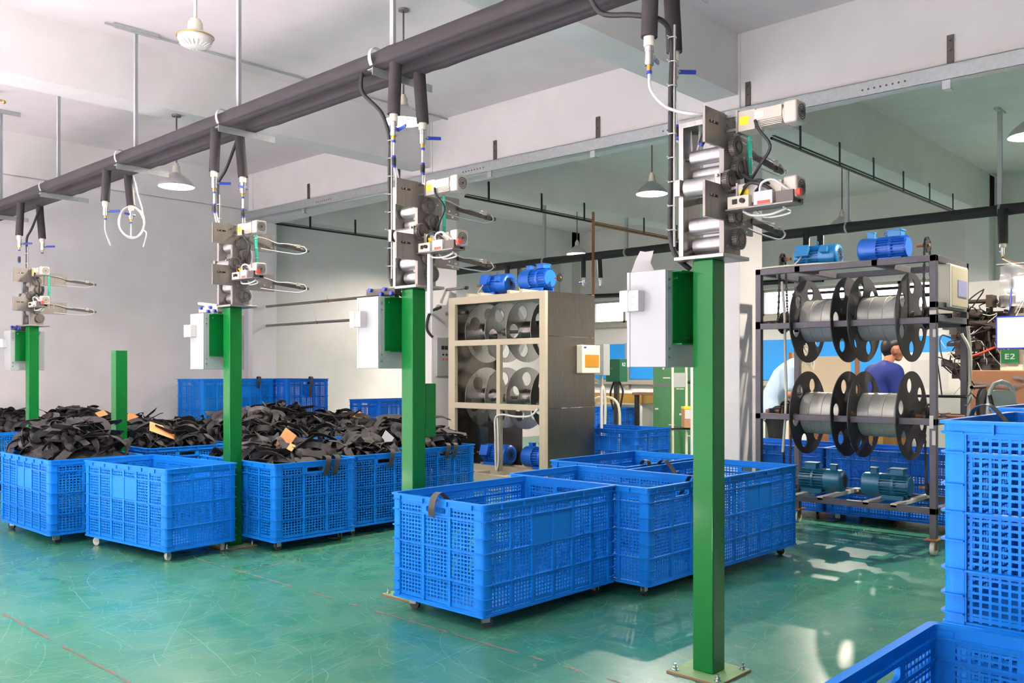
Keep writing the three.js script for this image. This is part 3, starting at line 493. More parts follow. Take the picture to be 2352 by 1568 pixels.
// clear air tubes from the valves to the roller heads
{
  const fit = (p, dir, label) => { const t = thing('tube_fitting', label, 'fitting', [p.x, p.y, p.z]); const o = new THREE.Object3D(); o.lookAt(dir); o.updateMatrix(); const g = (q) => q.applyMatrix4(o.matrix); part('body', [g(cyl(0.015, 0.05, 'z', 0, 0, 0, 12))], M.black, t); parts('push_ring', [g(cyl(0.014, 0.014, 'z', 0, 0, 0.03, 12)), g(cyl(0.014, 0.014, 'z', 0, 0, -0.03, 12))], M.handle, t); };
  const pair = (geos, label) => { const t = thing('air_tube', label, 'hose', [0, 0, 0], 0, 'clear air tubes'); parts('tube', geos, M.clear, t); };
  const two = (a, b, c, dx) => [tube([a, b, c], 0.0055, 18, 6), tube([V(a.x + dx, a.y, a.z), V(b.x + dx, b.y, b.z + 0.01), V(c.x + dx * 2, c.y, c.z + 0.03)], 0.0055, 18, 6)];
  const nm = ['nearest', 'middle', 'second from the left'];
  [0, 1, 2].forEach((k) => {
    const [x, z] = POSTS[k], [A, B] = DR[k], top = PT + 0.655;
    if (k === 0) {
      hose('air_tube', [A, V(A.x + 0.01, A.y - 0.07, A.z), V(A.x + 0.03, A.y - 0.17, A.z + 0.08), V(A.x + 0.08, A.y - 0.22, A.z + 0.22), V(x + 0.0, A.y - 0.215, z - 0.02), V(x + 0.02, A.y - 0.23, z + 0.005), V(x + 0.02, A.y - 0.28, z - 0.015)], 0.008, M.clear, 'clear air tube curving across behind the conduit of the nearest roller head', 'clear air tubes', 'hose', 40);
      fit(V(x + 0.02, A.y - 0.32, z - 0.04), V(0, -1, -0.5), 'black push fitting above the nearest roller head, right one');
      pair(two(V(x + 0.01, A.y - 0.35, z - 0.06), V(x, A.y - 0.42, z - 0.08), V(x, top, z - 0.1), 0.02), 'pair of thin clear tubes entering the top of the nearest roller head');
      pair([rod([B.x, B.y, B.z], [B.x - 0.01, B.y - 0.2, B.z + 0.02], 0.008), rod([B.x - 0.02, B.y - 0.28, B.z + 0.03], [x, top - 0.1, z - 0.13], 0.007)], 'straight clear tube below the right valve of the nearest pair');
      fit(V(B.x - 0.015, B.y - 0.235, B.z + 0.025), V(0, -1, 0.1), 'black push fitting beside the conduit of the nearest roller head');
    } else {
      for (const [P, q, w] of [[A, -1, 'left'], [B, 1, 'right']]) {
        solo('air_tube', [rod([P.x, P.y, P.z], [P.x, P.y - 0.09, P.z], 0.008)], M.hoseWhite, 'short white tube below the ' + w + ' valve of the ' + nm[k] + ' pair', 'hose', 'clear air tubes');
        fit(V(P.x, P.y - 0.12, P.z), V(0, -1, 0), 'black push fitting below the ' + w + ' valve of the ' + nm[k] + ' pair');
        pair(two(V(P.x, P.y - 0.15, P.z), V(P.x - q * 0.03, P.y - 0.3, P.z + 0.03), V(x - 0.0, top, z - 0.04), 0.018), 'clear tubes running from the ' + w + ' valve down to the ' + nm[k] + ' roller head');
      }
    }
  });
  // the coil over the short post
  const [A, B] = DR[3], cz = -8.62, cy = 2.72, pts = [];
  pts.push(V(3.78, 3.3, -8.55), V(3.82, 3.12, -8.56), V(3.86, 2.98, -8.55));
  for (let i = 0; i <= 42; i++) { const a = -0.4 - i / 42 * 6.283 * 3, r = 0.135 + 0.006 * Math.sin(i * 1.7); pts.push(V(3.77 + Math.cos(a) * r * 0.95 * 0.8 + 0.02, cy + 0.14 + Math.sin(a) * r * 1.12, cz + Math.cos(a) * r * 0.35 - i * 0.0004)); }
  pts.push(V(3.9, 2.76, -8.55), V(3.87, 2.62, -8.55));
  hose('hose_coil', pts, 0.0065, M.hoseWhite, 'white hose coiled in a ring below the pipe drops over the short post', 'white hoses', 'hose', 260);
  hose('air_tube', [A, V(A.x, A.y - 0.1, A.z), V(A.x + 0.05, A.y - 0.24, A.z)], 0.007, M.clear, 'short clear tube dangling from the valve left of the hose coil', 'clear air tubes');
  hose('air_tube', [B, V(B.x, B.y - 0.15, B.z)], 0.006, M.clear, 'short clear tube dangling behind the hose coil', 'clear air tubes');
  const C = DR[4][0]; fit(V(C.x, C.y - 0.1, C.z), V(0, -1, 0), 'black push fitting hanging under the leftmost valve');
}
// ---------------------------------------------------------------- crates
const CL = 1.17, CW = 0.758, CB = 0.08, CR = 0.69;
function panelGeo(len, cols, short) {           // an outer wall in the plane z = 0, facing +z, y from the crate's bottom
  const g = [], e = 0.05, u0 = -len / 2 + e, u1 = len / 2 - e, cw = (u1 - u0) / cols, fins = [0.653, 0.595, 0.42, 0.25], y0 = 0.1;
  const colX = (i) => u0 + cw * i;
  for (let i = 0; i <= cols; i++) g.push(box(i === 0 || i === cols ? 0.03 : 0.02, 0.653 - y0, 0.014, colX(i), (0.653 + y0) / 2, 0));
  for (const y of fins) g.push(box(len - 0.02, 0.006, 0.026, 0, y, 0.002));
  for (const y of [0.11, 0.243, 0.413, 0.588, 0.645]) g.push(box(u1 - u0, 0.012, 0.005, 0, y, -0.004));
  const bars = Math.round(cw / 0.0265), slot = short && cols % 2 ? (cols - 1) / 2 : -1;
  for (let c = 0; c < cols; c++) for (let k = 1; k < bars; k++) { const top = c === slot ? 0.595 : 0.653; g.push(box(0.008, top - y0, 0.0045, colX(c) + cw * k / bars, (top + y0) / 2, -0.004)); }
  for (const [a, b, n] of [[0.25, y0, 7], [0.42, 0.25, 8], [0.595, 0.42, 8]]) for (let k = 1; k < n; k++) g.push(box(u1 - u0, 0.0075, 0.004, 0, b + (a - b) * k / n, -0.0045));
  for (let k = 1; k < 3; k++) { const y = 0.595 + 0.058 * k / 3; if (slot < 0) g.push(box(u1 - u0, 0.0075, 0.004, 0, y, -0.0045)); else { const a = colX(slot), b = colX(slot + 1); g.push(span(u0, y - 0.004, -0.0065, a, y + 0.004, -0.0025), span(b, y - 0.004, -0.0065, u1, y + 0.004, -0.0025)); } }
  if (slot >= 0) { const w = cw - 0.01, s = rrect(w, 0.056, 0.004); s.holes.push(rrect(w * 0.78, 0.034, 0.014, new THREE.Path())); g.push(put(extrude(s, 0.016), (colX(slot) + colX(slot + 1)) / 2, 0.624, -0.008)); }
  else for (const c of [cols / 2 - 1, cols / 2]) g.push(box(cw - 0.01, 0.165, 0.004, colX(c) + cw / 2, 0.507, 0.0));
  return g;
}
const PL = boxUV(merged(panelGeo(CL, 6, false))), PS = boxUV(merged(panelGeo(CW, 3, true)));
function cornerGeo() {
  const s = new THREE.Shape(), w = 0.06, r = 0.03, k = 0.012;
  s.moveTo(-w, 0); s.lineTo(-r, 0); s.quadraticCurveTo(0, 0, 0, -r); s.lineTo(0, -w); s.lineTo(-k, -w); s.lineTo(-k, -r); s.quadraticCurveTo(-k, -k, -r, -k); s.lineTo(-w, -k); s.closePath();
  const fin = new THREE.Shape(), o = 0.012; fin.moveTo(-w, o); fin.lineTo(-r, o); fin.quadraticCurveTo(o, o, o, -r); fin.lineTo(o, -w); fin.lineTo(-k, -w); fin.lineTo(-k, -k); fin.lineTo(-w, -k); fin.closePath();
  const up = (q, d, y) => extrude(q, d, 0, 4).rotateX(-Math.PI / 2).translate(0, y, 0);
  return [up(s, CR - CB - 0.02, CB + 0.005), ...[0.653, 0.595, 0.5, 0.42, 0.335, 0.25, 0.175, 0.12].map((y) => up(fin, 0.004, y))];
}
const CG = boxUV(merged(cornerGeo()));
function ring(lo, li, wo, wi, ro, y0, h) { const s = rrect(lo, wo, ro); s.holes.push(rrect(li, wi, Math.max(0.006, ro - 0.012), new THREE.Path())); return extrude(s, h, 0, 5).rotateX(-Math.PI / 2).translate(0, y0, 0); }
const RG = boxUV(merged([ring(CL + 0.026, CL - 0.024, CW + 0.026, CW - 0.024, 0.034, CR - 0.009, 0.009), ring(CL + 0.004, CL - 0.02, CW + 0.004, CW - 0.02, 0.03, 0.65, CR - 0.655), ...[-1, 1].flatMap((s) => Array.from({ length: 6 }, (_, i) => box(0.006, 0.032, 0.016, (i - 2.5) * 0.178, 0.668, s * (CW / 2 + 0.006)))), ...[-1, 1].flatMap((s) => Array.from({ length: 4 }, (_, i) => box(0.016, 0.032, 0.006, s * (CL / 2 + 0.006), 0.668, (i - 1.5) * 0.2)))]));
const BG = boxUV(merged([extrude(rrect(CL - 0.01, CW - 0.01, 0.03), 0.018, 0, 5).rotateX(-Math.PI / 2).translate(0, CB, 0), ring(CL + 0.012, CL - 0.03, CW + 0.012, CW - 0.03, 0.034, CB, 0.012)]));
const casterBracket = boxUV(merged([box(0.07, 0.006, 0.07, 0, 0.077, 0), box(0.045, 0.045, 0.003, 0.006, 0.053, 0.014), box(0.045, 0.045, 0.003, 0.006, 0.053, -0.014)])), casterWheel = boxUV(merged([cyl(0.032, 0.022, 'z', 0.014, 0.032, 0, 20), cyl(0.012, 0.03, 'z', 0.014, 0.032, 0, 12)]));
const shared = (name, g, m, p) => { const q = new THREE.Mesh(g, m); q.name = name; q.castShadow = q.receiveShadow = true; p.add(q); return q; };
const crates = {};
function makeCrate(casters, blue, wheelMat) {
  const t = new THREE.Group();
  shared('rim', RG, blue, t); shared('base', BG, blue, t);
  for (const s of [1, -1]) { const a = shared('long_side', PL, blue, t); a.position.set(0, 0, s * (CW / 2 - 0.0085)); if (s < 0) a.rotation.y = Math.PI; }
  for (const s of [1, -1]) { const a = shared('short_side', PS, blue, t); a.position.set(s * (CL / 2 - 0.0085), 0, 0); a.rotation.y = s * Math.PI / 2; }
  for (let k = 0; k < 4; k++) { const a = shared('corner', CG, blue, t), q = k * Math.PI / 2, sx = [1, 1, -1, -1][k], sz = [-1, 1, 1, -1][k]; a.position.set(sx * CL / 2, 0, sz * CW / 2); a.rotation.y = -q; }
  if (casters) for (const [sx, sz] of [[1, 1], [1, -1], [-1, 1], [-1, -1]]) { const c = shared('caster', casterBracket, M.zinc, t); c.position.set(sx * (CL / 2 - 0.09), 0, sz * (CW / 2 - 0.08)); c.rotation.y = sx * 0.9 + sz * 0.4; shared('wheel', casterWheel, wheelMat, c); }
  return t;
}
const protos = { a: makeCrate(true, M.blue, M.rubberDark), w: makeCrate(true, M.blue, M.rubber), s: makeCrate(false, M.blue), d: makeCrate(true, M.blueDeep, M.rubberDark), e: makeCrate(false, M.blueDeep) };
function crate(key, kind, x, z, deg, label, y = 0) { const c = protos[kind].clone(); c.name = numbered('plastic_crate'); c.position.set(x, y, z); c.rotation.y = deg * D2R; tag(c, label, 'crate', 'blue lattice crates'); scene.add(c); crates[key] = c; return c; }
const UP = CR - CB + 0.003;                      // how far a crate standing on another is raised
crate('C1', 'a', 3.955, -3.75, 0, 'frontmost empty blue lattice crate in the middle of the aisle');
crate('C2', 'a', 4.937, -3.709, 90, 'blue crate just behind the frontmost one, two black straps over its rim');
crate('C3', 'a', 5.912, -3.465, 0, 'empty blue crate standing behind the nearest green post');
crate('C4', 'a', 6.07, -4.332, 0, 'empty blue crate farthest back in the middle group, in front of the cabinet');
crate('B', 'w', 3.262, -6.92, 96, 'empty blue crate on pale casters left of the second green post');
crates.B.scale.z = 0.8; crate('A', 'a', 3.06, -8.205, 90, 'leftmost whole crate, heaped high with black straps');
crate('A2', 'a', 3.81, -12.2, 90, 'heaped crate cut off by the left edge of the picture');
crate('A3', 'a', 4.6, -12.2, 90, 'heaped crate between the leftmost post and the short post, by the end wall');
crate('D1', 'a', 4.118, -8.728, 90, 'strap-filled crate right behind the short green post');
crate('E1', 'a', 5.38, -12.4, 90, 'crate of straps by the end wall, right of the short post');
crate('E2', 'a', 5.72, -11.05, 90, 'half-empty crate left of the two stacked crates');
crate('F1', 'a', 4.143, -6.63, 90, 'loaded crate just right of the second green post, an orange card on its straps');
crate('F2', 'a', 4.945, -6.75, 90, 'loaded crate left of the middle green post, a strap through its handle');
crate('F3', 'a', 5.795, -6.88, 90, 'loaded crate right of the middle green post, before the cabinet');
crate('G0', 'a', 5.02, -8.6, 90, 'heaped crate in the second row behind the second green post');
crate('G1', 'a', 5.86, -8.72, 90, 'second-row crate, half full of straps, behind the one with the white paper');
crate('G2', 'a', 6.68, -8.66, 90, 'second-row crate left of the cabinet');
crate('H0', 'a', 6.28, -9.95, 90, 'heaped crate in front of the two stacked crates');
crate('H1', 'a', 7.1, -9.9, 90, 'third-row crate with an orange card among the straps');
crate('H2', 'd', 8.55, -9.3, 0, 'darker crate with straps beside the left edge of the cabinet');
crate('S0', 'd', 6.86, -12.35, 0, 'lower crate under the left upper crate by the end wall');
crate('S1', 's', 6.85, -12.33, 0, 'left upper crate stacked by the end wall, a strap looped in its handle', UP);
crate('S2b', 'd', 7.86, -12.25, 90, 'lower crate under the right upper crate by the corner column');
crate('S2', 'e', 7.85, -12.25, 90, 'right upper crate stacked by the corner column, a strap hanging down its side', UP);
crate('S3', 'd', 9.0, -11.0, 0, 'dark blue crate on a pallet behind the middle green post', 0.29);
crate('L1', 'd', 9.4, -6.95, 90, 'deep blue crate between the cabinet and the nearest control box');
crate('L2', 'd', 14.3, -10.9, 0, 'far deep blue crate by the desks under the windows');
crate('K0', 'd', 8.52, -4.19, 90, 'deep blue crate behind the left half of the dark spool rack');
crate('K1', 'd', 8.52, -3.0, 90, 'deep blue crate behind the right half of the dark spool rack');
crate('K2', 'd', 8.52, -1.81, 90, 'deep blue crate behind the right end of the dark spool rack');
crate('N0', 'd', 12.25, -4.6, 90, 'deep blue crate in the row behind the rack, left one', 0);
crate('N1', 'd', 12.25, -3.4, 90, 'deep blue crate in the row behind the rack, right one', 0);
crate('R0', 'a', 2.29, -0.275, 90, 'open crate in the bottom right corner of the picture');
crate('R2', 's', 3.2, -0.29, 90, 'bottom crate under the large stacked crate at the right edge', -0.045);
crate('R1', 's', 3.195, -0.294, 90, 'large-looking upper crate stacked at the right edge, a black strap over its far rim', 0.568);
crate('R3b', 's', 4.36, -0.45, 90, 'bottom crate of the second stack at the right edge', -0.045);
crate('R3', 's', 4.36, -0.47, 90, 'upper crate of the second stack at the right edge, a hose on its rim', 0.568);
for (const [x, z, l] of [[3.2, -0.29, 'flat board skid under the stacked crates at the right edge'], [4.36, -0.45, 'flat board skid under the second stack at the right edge']]) { const t = thing('skid', l, 'skid', [x, 0, z]); for (let i = 0; i < 5; i++) part('board', [box(0.74, 0.034, 0.2, 0, 0.017, (i - 2) * 0.235)], M.wood, t); }
{ const t = thing('pallet', 'low pallet under the dark blue crate by the end wall', 'pallet', [9.0, 0, -11.0]); for (const x of [-0.5, 0, 0.5]) part('bearer', [box(0.1, 0.26, 0.75, x, 0.13, 0)], M.wood, t); for (let i = 0; i < 5; i++) part('board', [box(1.15, 0.022, 0.13, 0, 0.272, (i - 2) * 0.15)], M.cardboard, t); }
// ---------------------------------------------------------------- straps
function strapPath(L, hgt, curl) { const n = 7, pts = []; for (let i = 0; i <= n; i++) { const u = i / n; pts.push(V((u - 0.5) * L + curl * Math.sin(u * 6.28) * 0.12, Math.sin(u * Math.PI) * hgt + 0.02 * Math.sin(u * 9 + curl * 5), curl * 0.1 * Math.sin(u * 4.5))); } return pts; }
function looseStrap(L, hgt, curl, w) { const tw = curl * 1.2; return ribbon(strapPath(L, hgt, curl), w, 0.003, 22, (u) => V(Math.sin(tw) * 0.4 * u, 1, 0.9 * Math.sin(curl * 5) + 0.5 * u)); }
function loopStrap(r, w, sq) { const pts = []; for (let i = 0; i < 9; i++) { const a = i / 9 * 6.28; pts.push(V(Math.cos(a) * r * 1.3, Math.sin(a) * r * sq + r * sq, 0.03 * Math.sin(a * 2))); } return ribbon(pts, w, 0.003, 28, (u, P) => V(P.x, P.y - r * sq, 0.1).normalize(), true); }
const heapHeight = (x, z, h, k) => h * Math.max(0, 1 - Math.pow(Math.abs(x / (CL / 2 - 0.03)), 2.6)) * Math.max(0, 1 - Math.pow(Math.abs(z / (CW / 2 - 0.03)), 2.6)) * (0.75 + 0.25 * Math.sin(x * 5 + k) * Math.cos(z * 6 + k * 2));
function heapGeo(h, k, n, low = 0) {
  const base = new THREE.PlaneGeometry(CL - 0.045, CW - 0.045, 22, 16).rotateX(-Math.PI / 2), p = base.attributes.position;
  for (let i = 0; i < p.count; i++) p.setY(i, heapHeight(p.getX(i), p.getZ(i), h, k) + (Math.sin(p.getX(i) * 31 + k) + Math.cos(p.getZ(i) * 37 + k)) * 0.008 - 0.055 - low);
  base.computeVertexNormals();
  const g = [base];
  for (let i = 0; i < n; i++) {
    const x = rr(-0.52, 0.52), z = rr(-0.33, 0.33), y = heapHeight(x, z, h, k) - low, kind = rnd();
    const q = kind < 0.6 ? looseStrap(rr(0.3, 0.62), rr(0.04, 0.14), rr(-1, 1), rr(0.045, 0.065)) : loopStrap(rr(0.06, 0.11), rr(0.04, 0.06), rr(0.5, 1));
    put(q, 0, 0, 0, rr(-0.5, 0.5), rr(0, 6.28), rr(-0.35, 0.35));
    q.computeBoundingBox(); const b = q.boundingBox, cx = Math.min(Math.max(x, -CL / 2 + 0.03 - b.min.x), CL / 2 - 0.03 - b.max.x), cz = Math.min(Math.max(z, -CW / 2 + 0.03 - b.min.z), CW / 2 - 0.03 - b.max.z);
    g.push(q.translate(cx, y - (b.max.y + b.min.y) * 0.5 + rr(-0.02, 0.04), cz));
  }
  return boxUV(merged(g));
}
const HEAPS = [heapGeo(0.3, 1, 150), heapGeo(0.16, 2, 125), heapGeo(0.1, 3, 120), heapGeo(0.2, 4, 130), heapGeo(0.05, 5, 90, 0.03)];
const looseGeo = [looseStrap(0.5, 0.12, 0.6, 0.05), looseStrap(0.42, 0.09, -0.8, 0.055), loopStrap(0.085, 0.05, 0.8), looseStrap(0.34, 0.14, 0.2, 0.05)].map((g) => boxUV(merged(g)));
function heap(key, v, where, flip = 0, extra = 0, ylift = 0, top = 0.2) {
  const c = crates[key], m = new THREE.Mesh(HEAPS[v], M.strap); m.name = numbered('strap_pile'); m.castShadow = m.receiveShadow = true;
  m.position.set(c.position.x, c.position.y + CR - 0.02 + ylift, c.position.z); m.rotation.y = c.rotation.y + flip * Math.PI; tag(m, 'tangled black webbing heap ' + where, 'strap pile'); m.userData.kind = 'stuff'; scene.add(m);
  const loose = [];
  for (let i = 0; i < extra; i++) {
    const x = rr(-0.34, 0.34), z = rr(-0.16, 0.16), s = new THREE.Mesh(looseGeo[i % 4], i % 2 ? M.strap : M.strapPale); s.name = numbered('webbing_strap'); s.castShadow = s.receiveShadow = true;
    const cs = Math.cos(c.rotation.y), sn = Math.sin(c.rotation.y); s.position.set(c.position.x + x * cs + z * sn, c.position.y + CR - 0.01 + ylift + heapHeight(x, z, top, v + 1), c.position.z - x * sn + z * cs); s.rotation.set(rr(-0.3, 0.3), rr(0, 6.28), rr(-0.2, 0.2));
    loose.push([s.position.x * 0.684 + s.position.z * 0.73, s, ['arched', 'bent', 'ring-shaped', 'steep'][i % 4]]); scene.add(s);
  }
  loose.sort((a, b) => a[0] - b[0]).forEach(([, s, look], i) => tag(s, look + ' strap, ' + ['leftmost', 'second from left', 'third from left', 'fourth from left', 'fifth from left', 'sixth from left', 'seventh from left', 'eighth from left', 'ninth from left', 'tenth from left'][i] + ', on the heap ' + where, 'strap', 'straps on the heap ' + where));
}
heap('A', 0, 'in the leftmost whole crate', 0, 10, 0, 0.3); heap('A2', 3, 'cut off at the left edge', 1, 5, 0, 0.2); heap('A3', 1, 'beside the leftmost post', 0, 5, 0.02, 0.16); heap('D1', 1, 'right behind the short green post', 1, 8, 0, 0.16);
heap('E1', 4, 'by the end wall', 0, 3, 0, 0.05); heap('E2', 4, 'low in the half-empty crate', 0, 2, -0.02, 0.04); heap('F1', 2, 'right of the second green post', 0, 9, -0.035, 0.1); heap('F2', 4, 'left of the middle green post', 1, 7, -0.02, 0.05);
heap('F3', 3, 'right of the middle green post', 1, 7, 0, 0.2); heap('G0', 0, 'behind the second post', 1, 8, 0, 0.3); heap('G1', 4, 'behind the crate with the white paper', 0, 4, -0.04, 0.05); heap('G2', 4, 'left of the cabinet', 1, 3, -0.04, 0.05);
heap('H0', 0, 'before the two stacked crates', 0, 6, 0, 0.3); heap('H1', 2, 'in the third row', 0, 5, 0, 0.1); heap('H2', 2, 'beside the left edge of the cabinet', 0, 3, 0, 0.1);
// straps hooked over rims: from inside, over the rim, down the outside
function hooked(key, side, along, label, n = 1, len = 0.12) {     // side: unit outward in crate axes
  const c = crates[key], e = side[0] ? CL / 2 + 0.013 : CW / 2 + 0.013, geos = [];
  for (let i = 0; i < n; i++) {
    const a = along + i * 0.09, P = (o, y, s = 0) => (side[0] ? V(side[0] * (e + o), y, a + s) : V(a + s, y, side[1] * (e + o)));
    geos.push(ribbon([P(-0.12, CR - 0.1, 0.03), P(-0.06, CR - 0.005, 0.015), P(-0.02, CR + 0.035), P(0.02, CR + 0.02), P(0.03, CR - 0.04, -0.015), P(0.018, CR - len, -0.03)], 0.05, 0.003, 26, (u, Q, T) => (side[0] ? V(0, 0, 1) : V(1, 0, 0)).cross(T).multiplyScalar(side[0] ? 1 : -1)));
  }
  if (n > 1) { const q = geos.pop(); const m2 = mesh(numbered('webbing_strap'), [q], M.strapPale); m2.position.copy(c.position); m2.rotation.y = c.rotation.y; tag(m2, label.replace('pair of black straps', 'second black strap').replace('black strap ', 'second black strap '), 'strap'); scene.add(m2); }
  const m = mesh(numbered('webbing_strap'), geos, M.strapPale); m.position.copy(c.position); m.rotation.y = c.rotation.y; tag(m, label, 'strap'); scene.add(m);
}
hooked('C1', [-1, 0], 0.03, 'black strap curled over the short rim of the frontmost empty crate', 1, 0.1);
hooked('C2', [-1, 0], 0.12, 'black strap hooked over the rim behind the frontmost crate', 2, 0.12);
hooked('C3', [0, -1], -0.1, 'black strap bowed over the far rim of the crate behind the nearest post', 1, 0.05);
hooked('C4', [0, 1], -0.35, 'small black strap over the rim of the farthest empty crate', 1, 0.05);
hooked('F1', [-1, 0], 0.1, 'black strap looped through the handle of the crate with the orange card', 2, 0.12);
hooked('F2', [-1, 0], 0.06, 'black strap through the handle left of the middle post', 1, 0.12);
hooked('F3', [-1, 0], 0.0, 'black strap hooked over the rim right of the middle post', 2, 0.11);
hooked('S1', [0, 1], 0.32, 'black strap in the handle of the left upper stacked crate', 1, 0.14);
hooked('S2', [-1, 0], 0.05, 'black strap hanging down the right upper stacked crate', 1, 0.28);
hooked('R1', [1, 0], 0.05, 'black strap over the far rim of the large crate at the right edge', 1, 0.16);
hooked('R3', [0, -1], 0.2, 'dark hose end over the rim of the second stack at the right edge', 1, 0.1);
hooked('H0', [-1, 0], 0.1, 'strap trailing from the heaped crate before the stacked crates', 1, 0.2);
// cards and papers
function card(x, y, z, w, d, rx, ry, rz, label, m = M.paper) { const s = new THREE.Shape(); s.moveTo(-w / 2, -d / 2); s.lineTo(w / 2, -d / 2 * 0.9); s.lineTo(w / 2 * 0.92, d / 2); s.lineTo(-w / 2, d / 2 * 0.8); s.closePath(); const q = solo('card', [put(extrude(s, 0.002), 0, 0, 0, -Math.PI / 2, 0, 0)], m, label, 'card'); q.position.set(x, y, z); q.rotation.set(rx, ry, rz); }
card(3.96, 0.84, -8.33, 0.26, 0.2, 0.5, -0.4, -0.25, 'large orange card on the straps behind the short post');
card(4.1, 0.84, -6.42, 0.2, 0.12, 1.15, 0.75, 0.1, 'orange card standing on the straps right of the second post');
card(4.0, 0.8, -6.18, 0.16, 0.05, 0.7, 0.75, -0.3, 'thin orange card tucked in the straps under the bigger one');
card(5.22, 0.8, -11.95, 0.2, 0.14, 0.5, 0.4, 0.1, 'orange card at the end wall right of the short post');
card(5.75, 0.75, -10.7, 0.16, 0.12, 0.6, 0.6, 0, 'orange card in the half-empty crate');
card(7.16, 0.8, -9.5, 0.26, 0.14, 0.8, 0.5, 0.1, 'orange card in the third row near the middle post');
card(4.75, 0.87, -11.7, 0.14, 0.1, 0.7, 0.3, 0, 'orange card on the heap beside the short post');
card(5.24, 0.79, -6.5, 0.1, 0.12, 1.3, 0.8, 0.2, 'small white paper corner sticking up by the middle post', M.paperWhite);
// ---------------------------------------------------------------- electric motors
// local axis x, shaft at +x, feet down; boxes: list of [x, side] with side 'top' or z sign
function motor(label, mat, pos, turn, o = {}) {
  const t = thing('electric_motor', label, 'motor', pos, turn), R = o.r ?? 0.095, L = o.l ?? 0.4, fins = [];
  const fx = -L / 2 + L * 0.36, n = 24;
  for (let i = 0; i < n; i++) { const a = i / n * 6.2832, b = box(L * 0.5, 0.026, 0.005, fx + L * 0.25, R * 0.87, 0); fins.push(put(b, 0, 0, 0, a, 0, 0)); }
  const body = part('housing', [cyl(R * 0.78, L * 0.55, 'x', fx + L * 0.25, 0, 0, 28), ...fins, put(lathe([[0.03, L * 0.64 - 0.02 + 0.06], [R * 0.45, L * 0.64 + 0.03], [R * 0.9, L * 0.64], [R * 0.96, L * 0.62], [R * 0.96, L * 0.58]]).rotateZ(-Math.PI / 2), -L / 2, 0, 0)], mat, t);
  part('fan_cover', [put(lathe([[0.001, 0], [R * 0.6, 0.002], [R * 0.92, 0.012], [R, 0.03], [R, L * 0.36], [R * 0.96, L * 0.37]]).rotateZ(-Math.PI / 2), -L / 2, 0, 0), ], mat, t);
  part('air_inlet', Array.from({ length: 8 }, (_, i) => put(box(0.002, R * 1.2, 0.006, 0, 0, 0), -L / 2 - 0.0005, 0, 0, i * Math.PI / 8, 0, 0)), M.black, t);
  part('foot', [box(L * 0.4, 0.012, R * 1.9, fx + L * 0.25, -R - 0.012, 0), box(L * 0.4, 0.03, 0.02, fx + L * 0.25, -R + 0.005, R * 0.7), box(L * 0.4, 0.03, 0.02, fx + L * 0.25, -R + 0.005, -R * 0.7), box(0.012, 0.04, R * 1.6, fx + L * 0.25, -R, 0)], mat, t);
  part('shaft', [cyl(0.012, 0.1, 'x', L / 2 + 0.06, 0, 0, 12)], M.rust, t);
  const bx = (x, w, h, d, s) => { const g = [rbox(w, h, d, 0.006, x, R + h / 2 - 0.012, 0), rbox(w * 1.12, 0.012, d * 1.12, 0.003, x, R + h - 0.012, 0)]; return s === 'top' ? g : g.map((q) => put(q, 0, 0, 0, s * Math.PI / 2 * 0.8, 0, 0)); };
  const tb = part('terminal_box', bx(fx + L * 0.3, L * 0.24, 0.055, R * 0.95, o.side ?? 'top'), o.boxMat ?? mat, t);
  part('cover_plate', bx(fx + L * 0.3, L * 0.2, 0.06, R * 0.8, o.side ?? 'top').slice(0, 1), o.boxMat ?? mat, tb);
  part('brake_box', bx(-L / 2 + L * 0.22, L * 0.13, 0.05, R * 0.5, o.side2 ?? o.side ?? 'top'), o.boxMat ?? mat, t);
  part('lifting_eye', [put(new THREE.TorusGeometry(0.014, 0.004, 6, 14), fx + L * 0.12, R + 0.02, 0), cyl(0.005, 0.02, 'y', fx + L * 0.12, R, 0, 8)], mat, body);
  if (o.sprocket) part('sprocket', [put(gearGeo(o.sprocket, 18, 0.012).rotateY(Math.PI / 2), L / 2 + 0.085, 0, 0), cyl(0.024, 0.03, 'x', L / 2 + 0.08, 0, 0, 14)], M.oil, t);
  if (o.lead) part('lead', [tube([[fx + L * 0.3, R * 0.2, o.lead * R * 1.1], [fx + L * 0.34, -R * 0.4, o.lead * R * 1.5], [fx + L * 0.5, -R * 0.95, o.lead * R * 1.4]], 0.007, 14, 6)], M.cream, t);
  return t;
}
function chain(x, z, y0, y1, r0, r1, label) {       // a closed roller chain in the plane z, round two sprockets on x
  const c = new THREE.CurvePath(); c.add(new THREE.LineCurve3(V(x - r0, y0, z), V(x - r1, y1, z)));
  const pts = []; for (let i = 0; i <= 8; i++) { const a = Math.PI - i / 8 * Math.PI; pts.push(V(x + Math.cos(a) * r1, y1 + Math.sin(a) * r1, z)); }
  for (let i = 0; i <= 8; i++) { const a = -i / 8 * Math.PI; pts.push(V(x + Math.cos(a) * r0, y0 + Math.sin(a) * r0, z)); }
  const path = [], L = [...pts, pts[0]], step = 0.026; let carry = 0;
  for (let i = 0; i < L.length - 1; i++) { const d = L[i + 1].clone().sub(L[i]), len = d.length(); d.normalize(); for (; carry < len; carry += step) path.push([L[i].clone().addScaledVector(d, carry), Math.atan2(d.y, d.x)]); carry -= len; }
  return solo('drive_chain', path.map(([p, a], i) => box(0.025, 0.013, i % 2 ? 0.012 : 0.018, p.x, p.y, p.z, 0, 0, a)), M.oil, label, 'chain', 'roller chains of the spool machines');
}
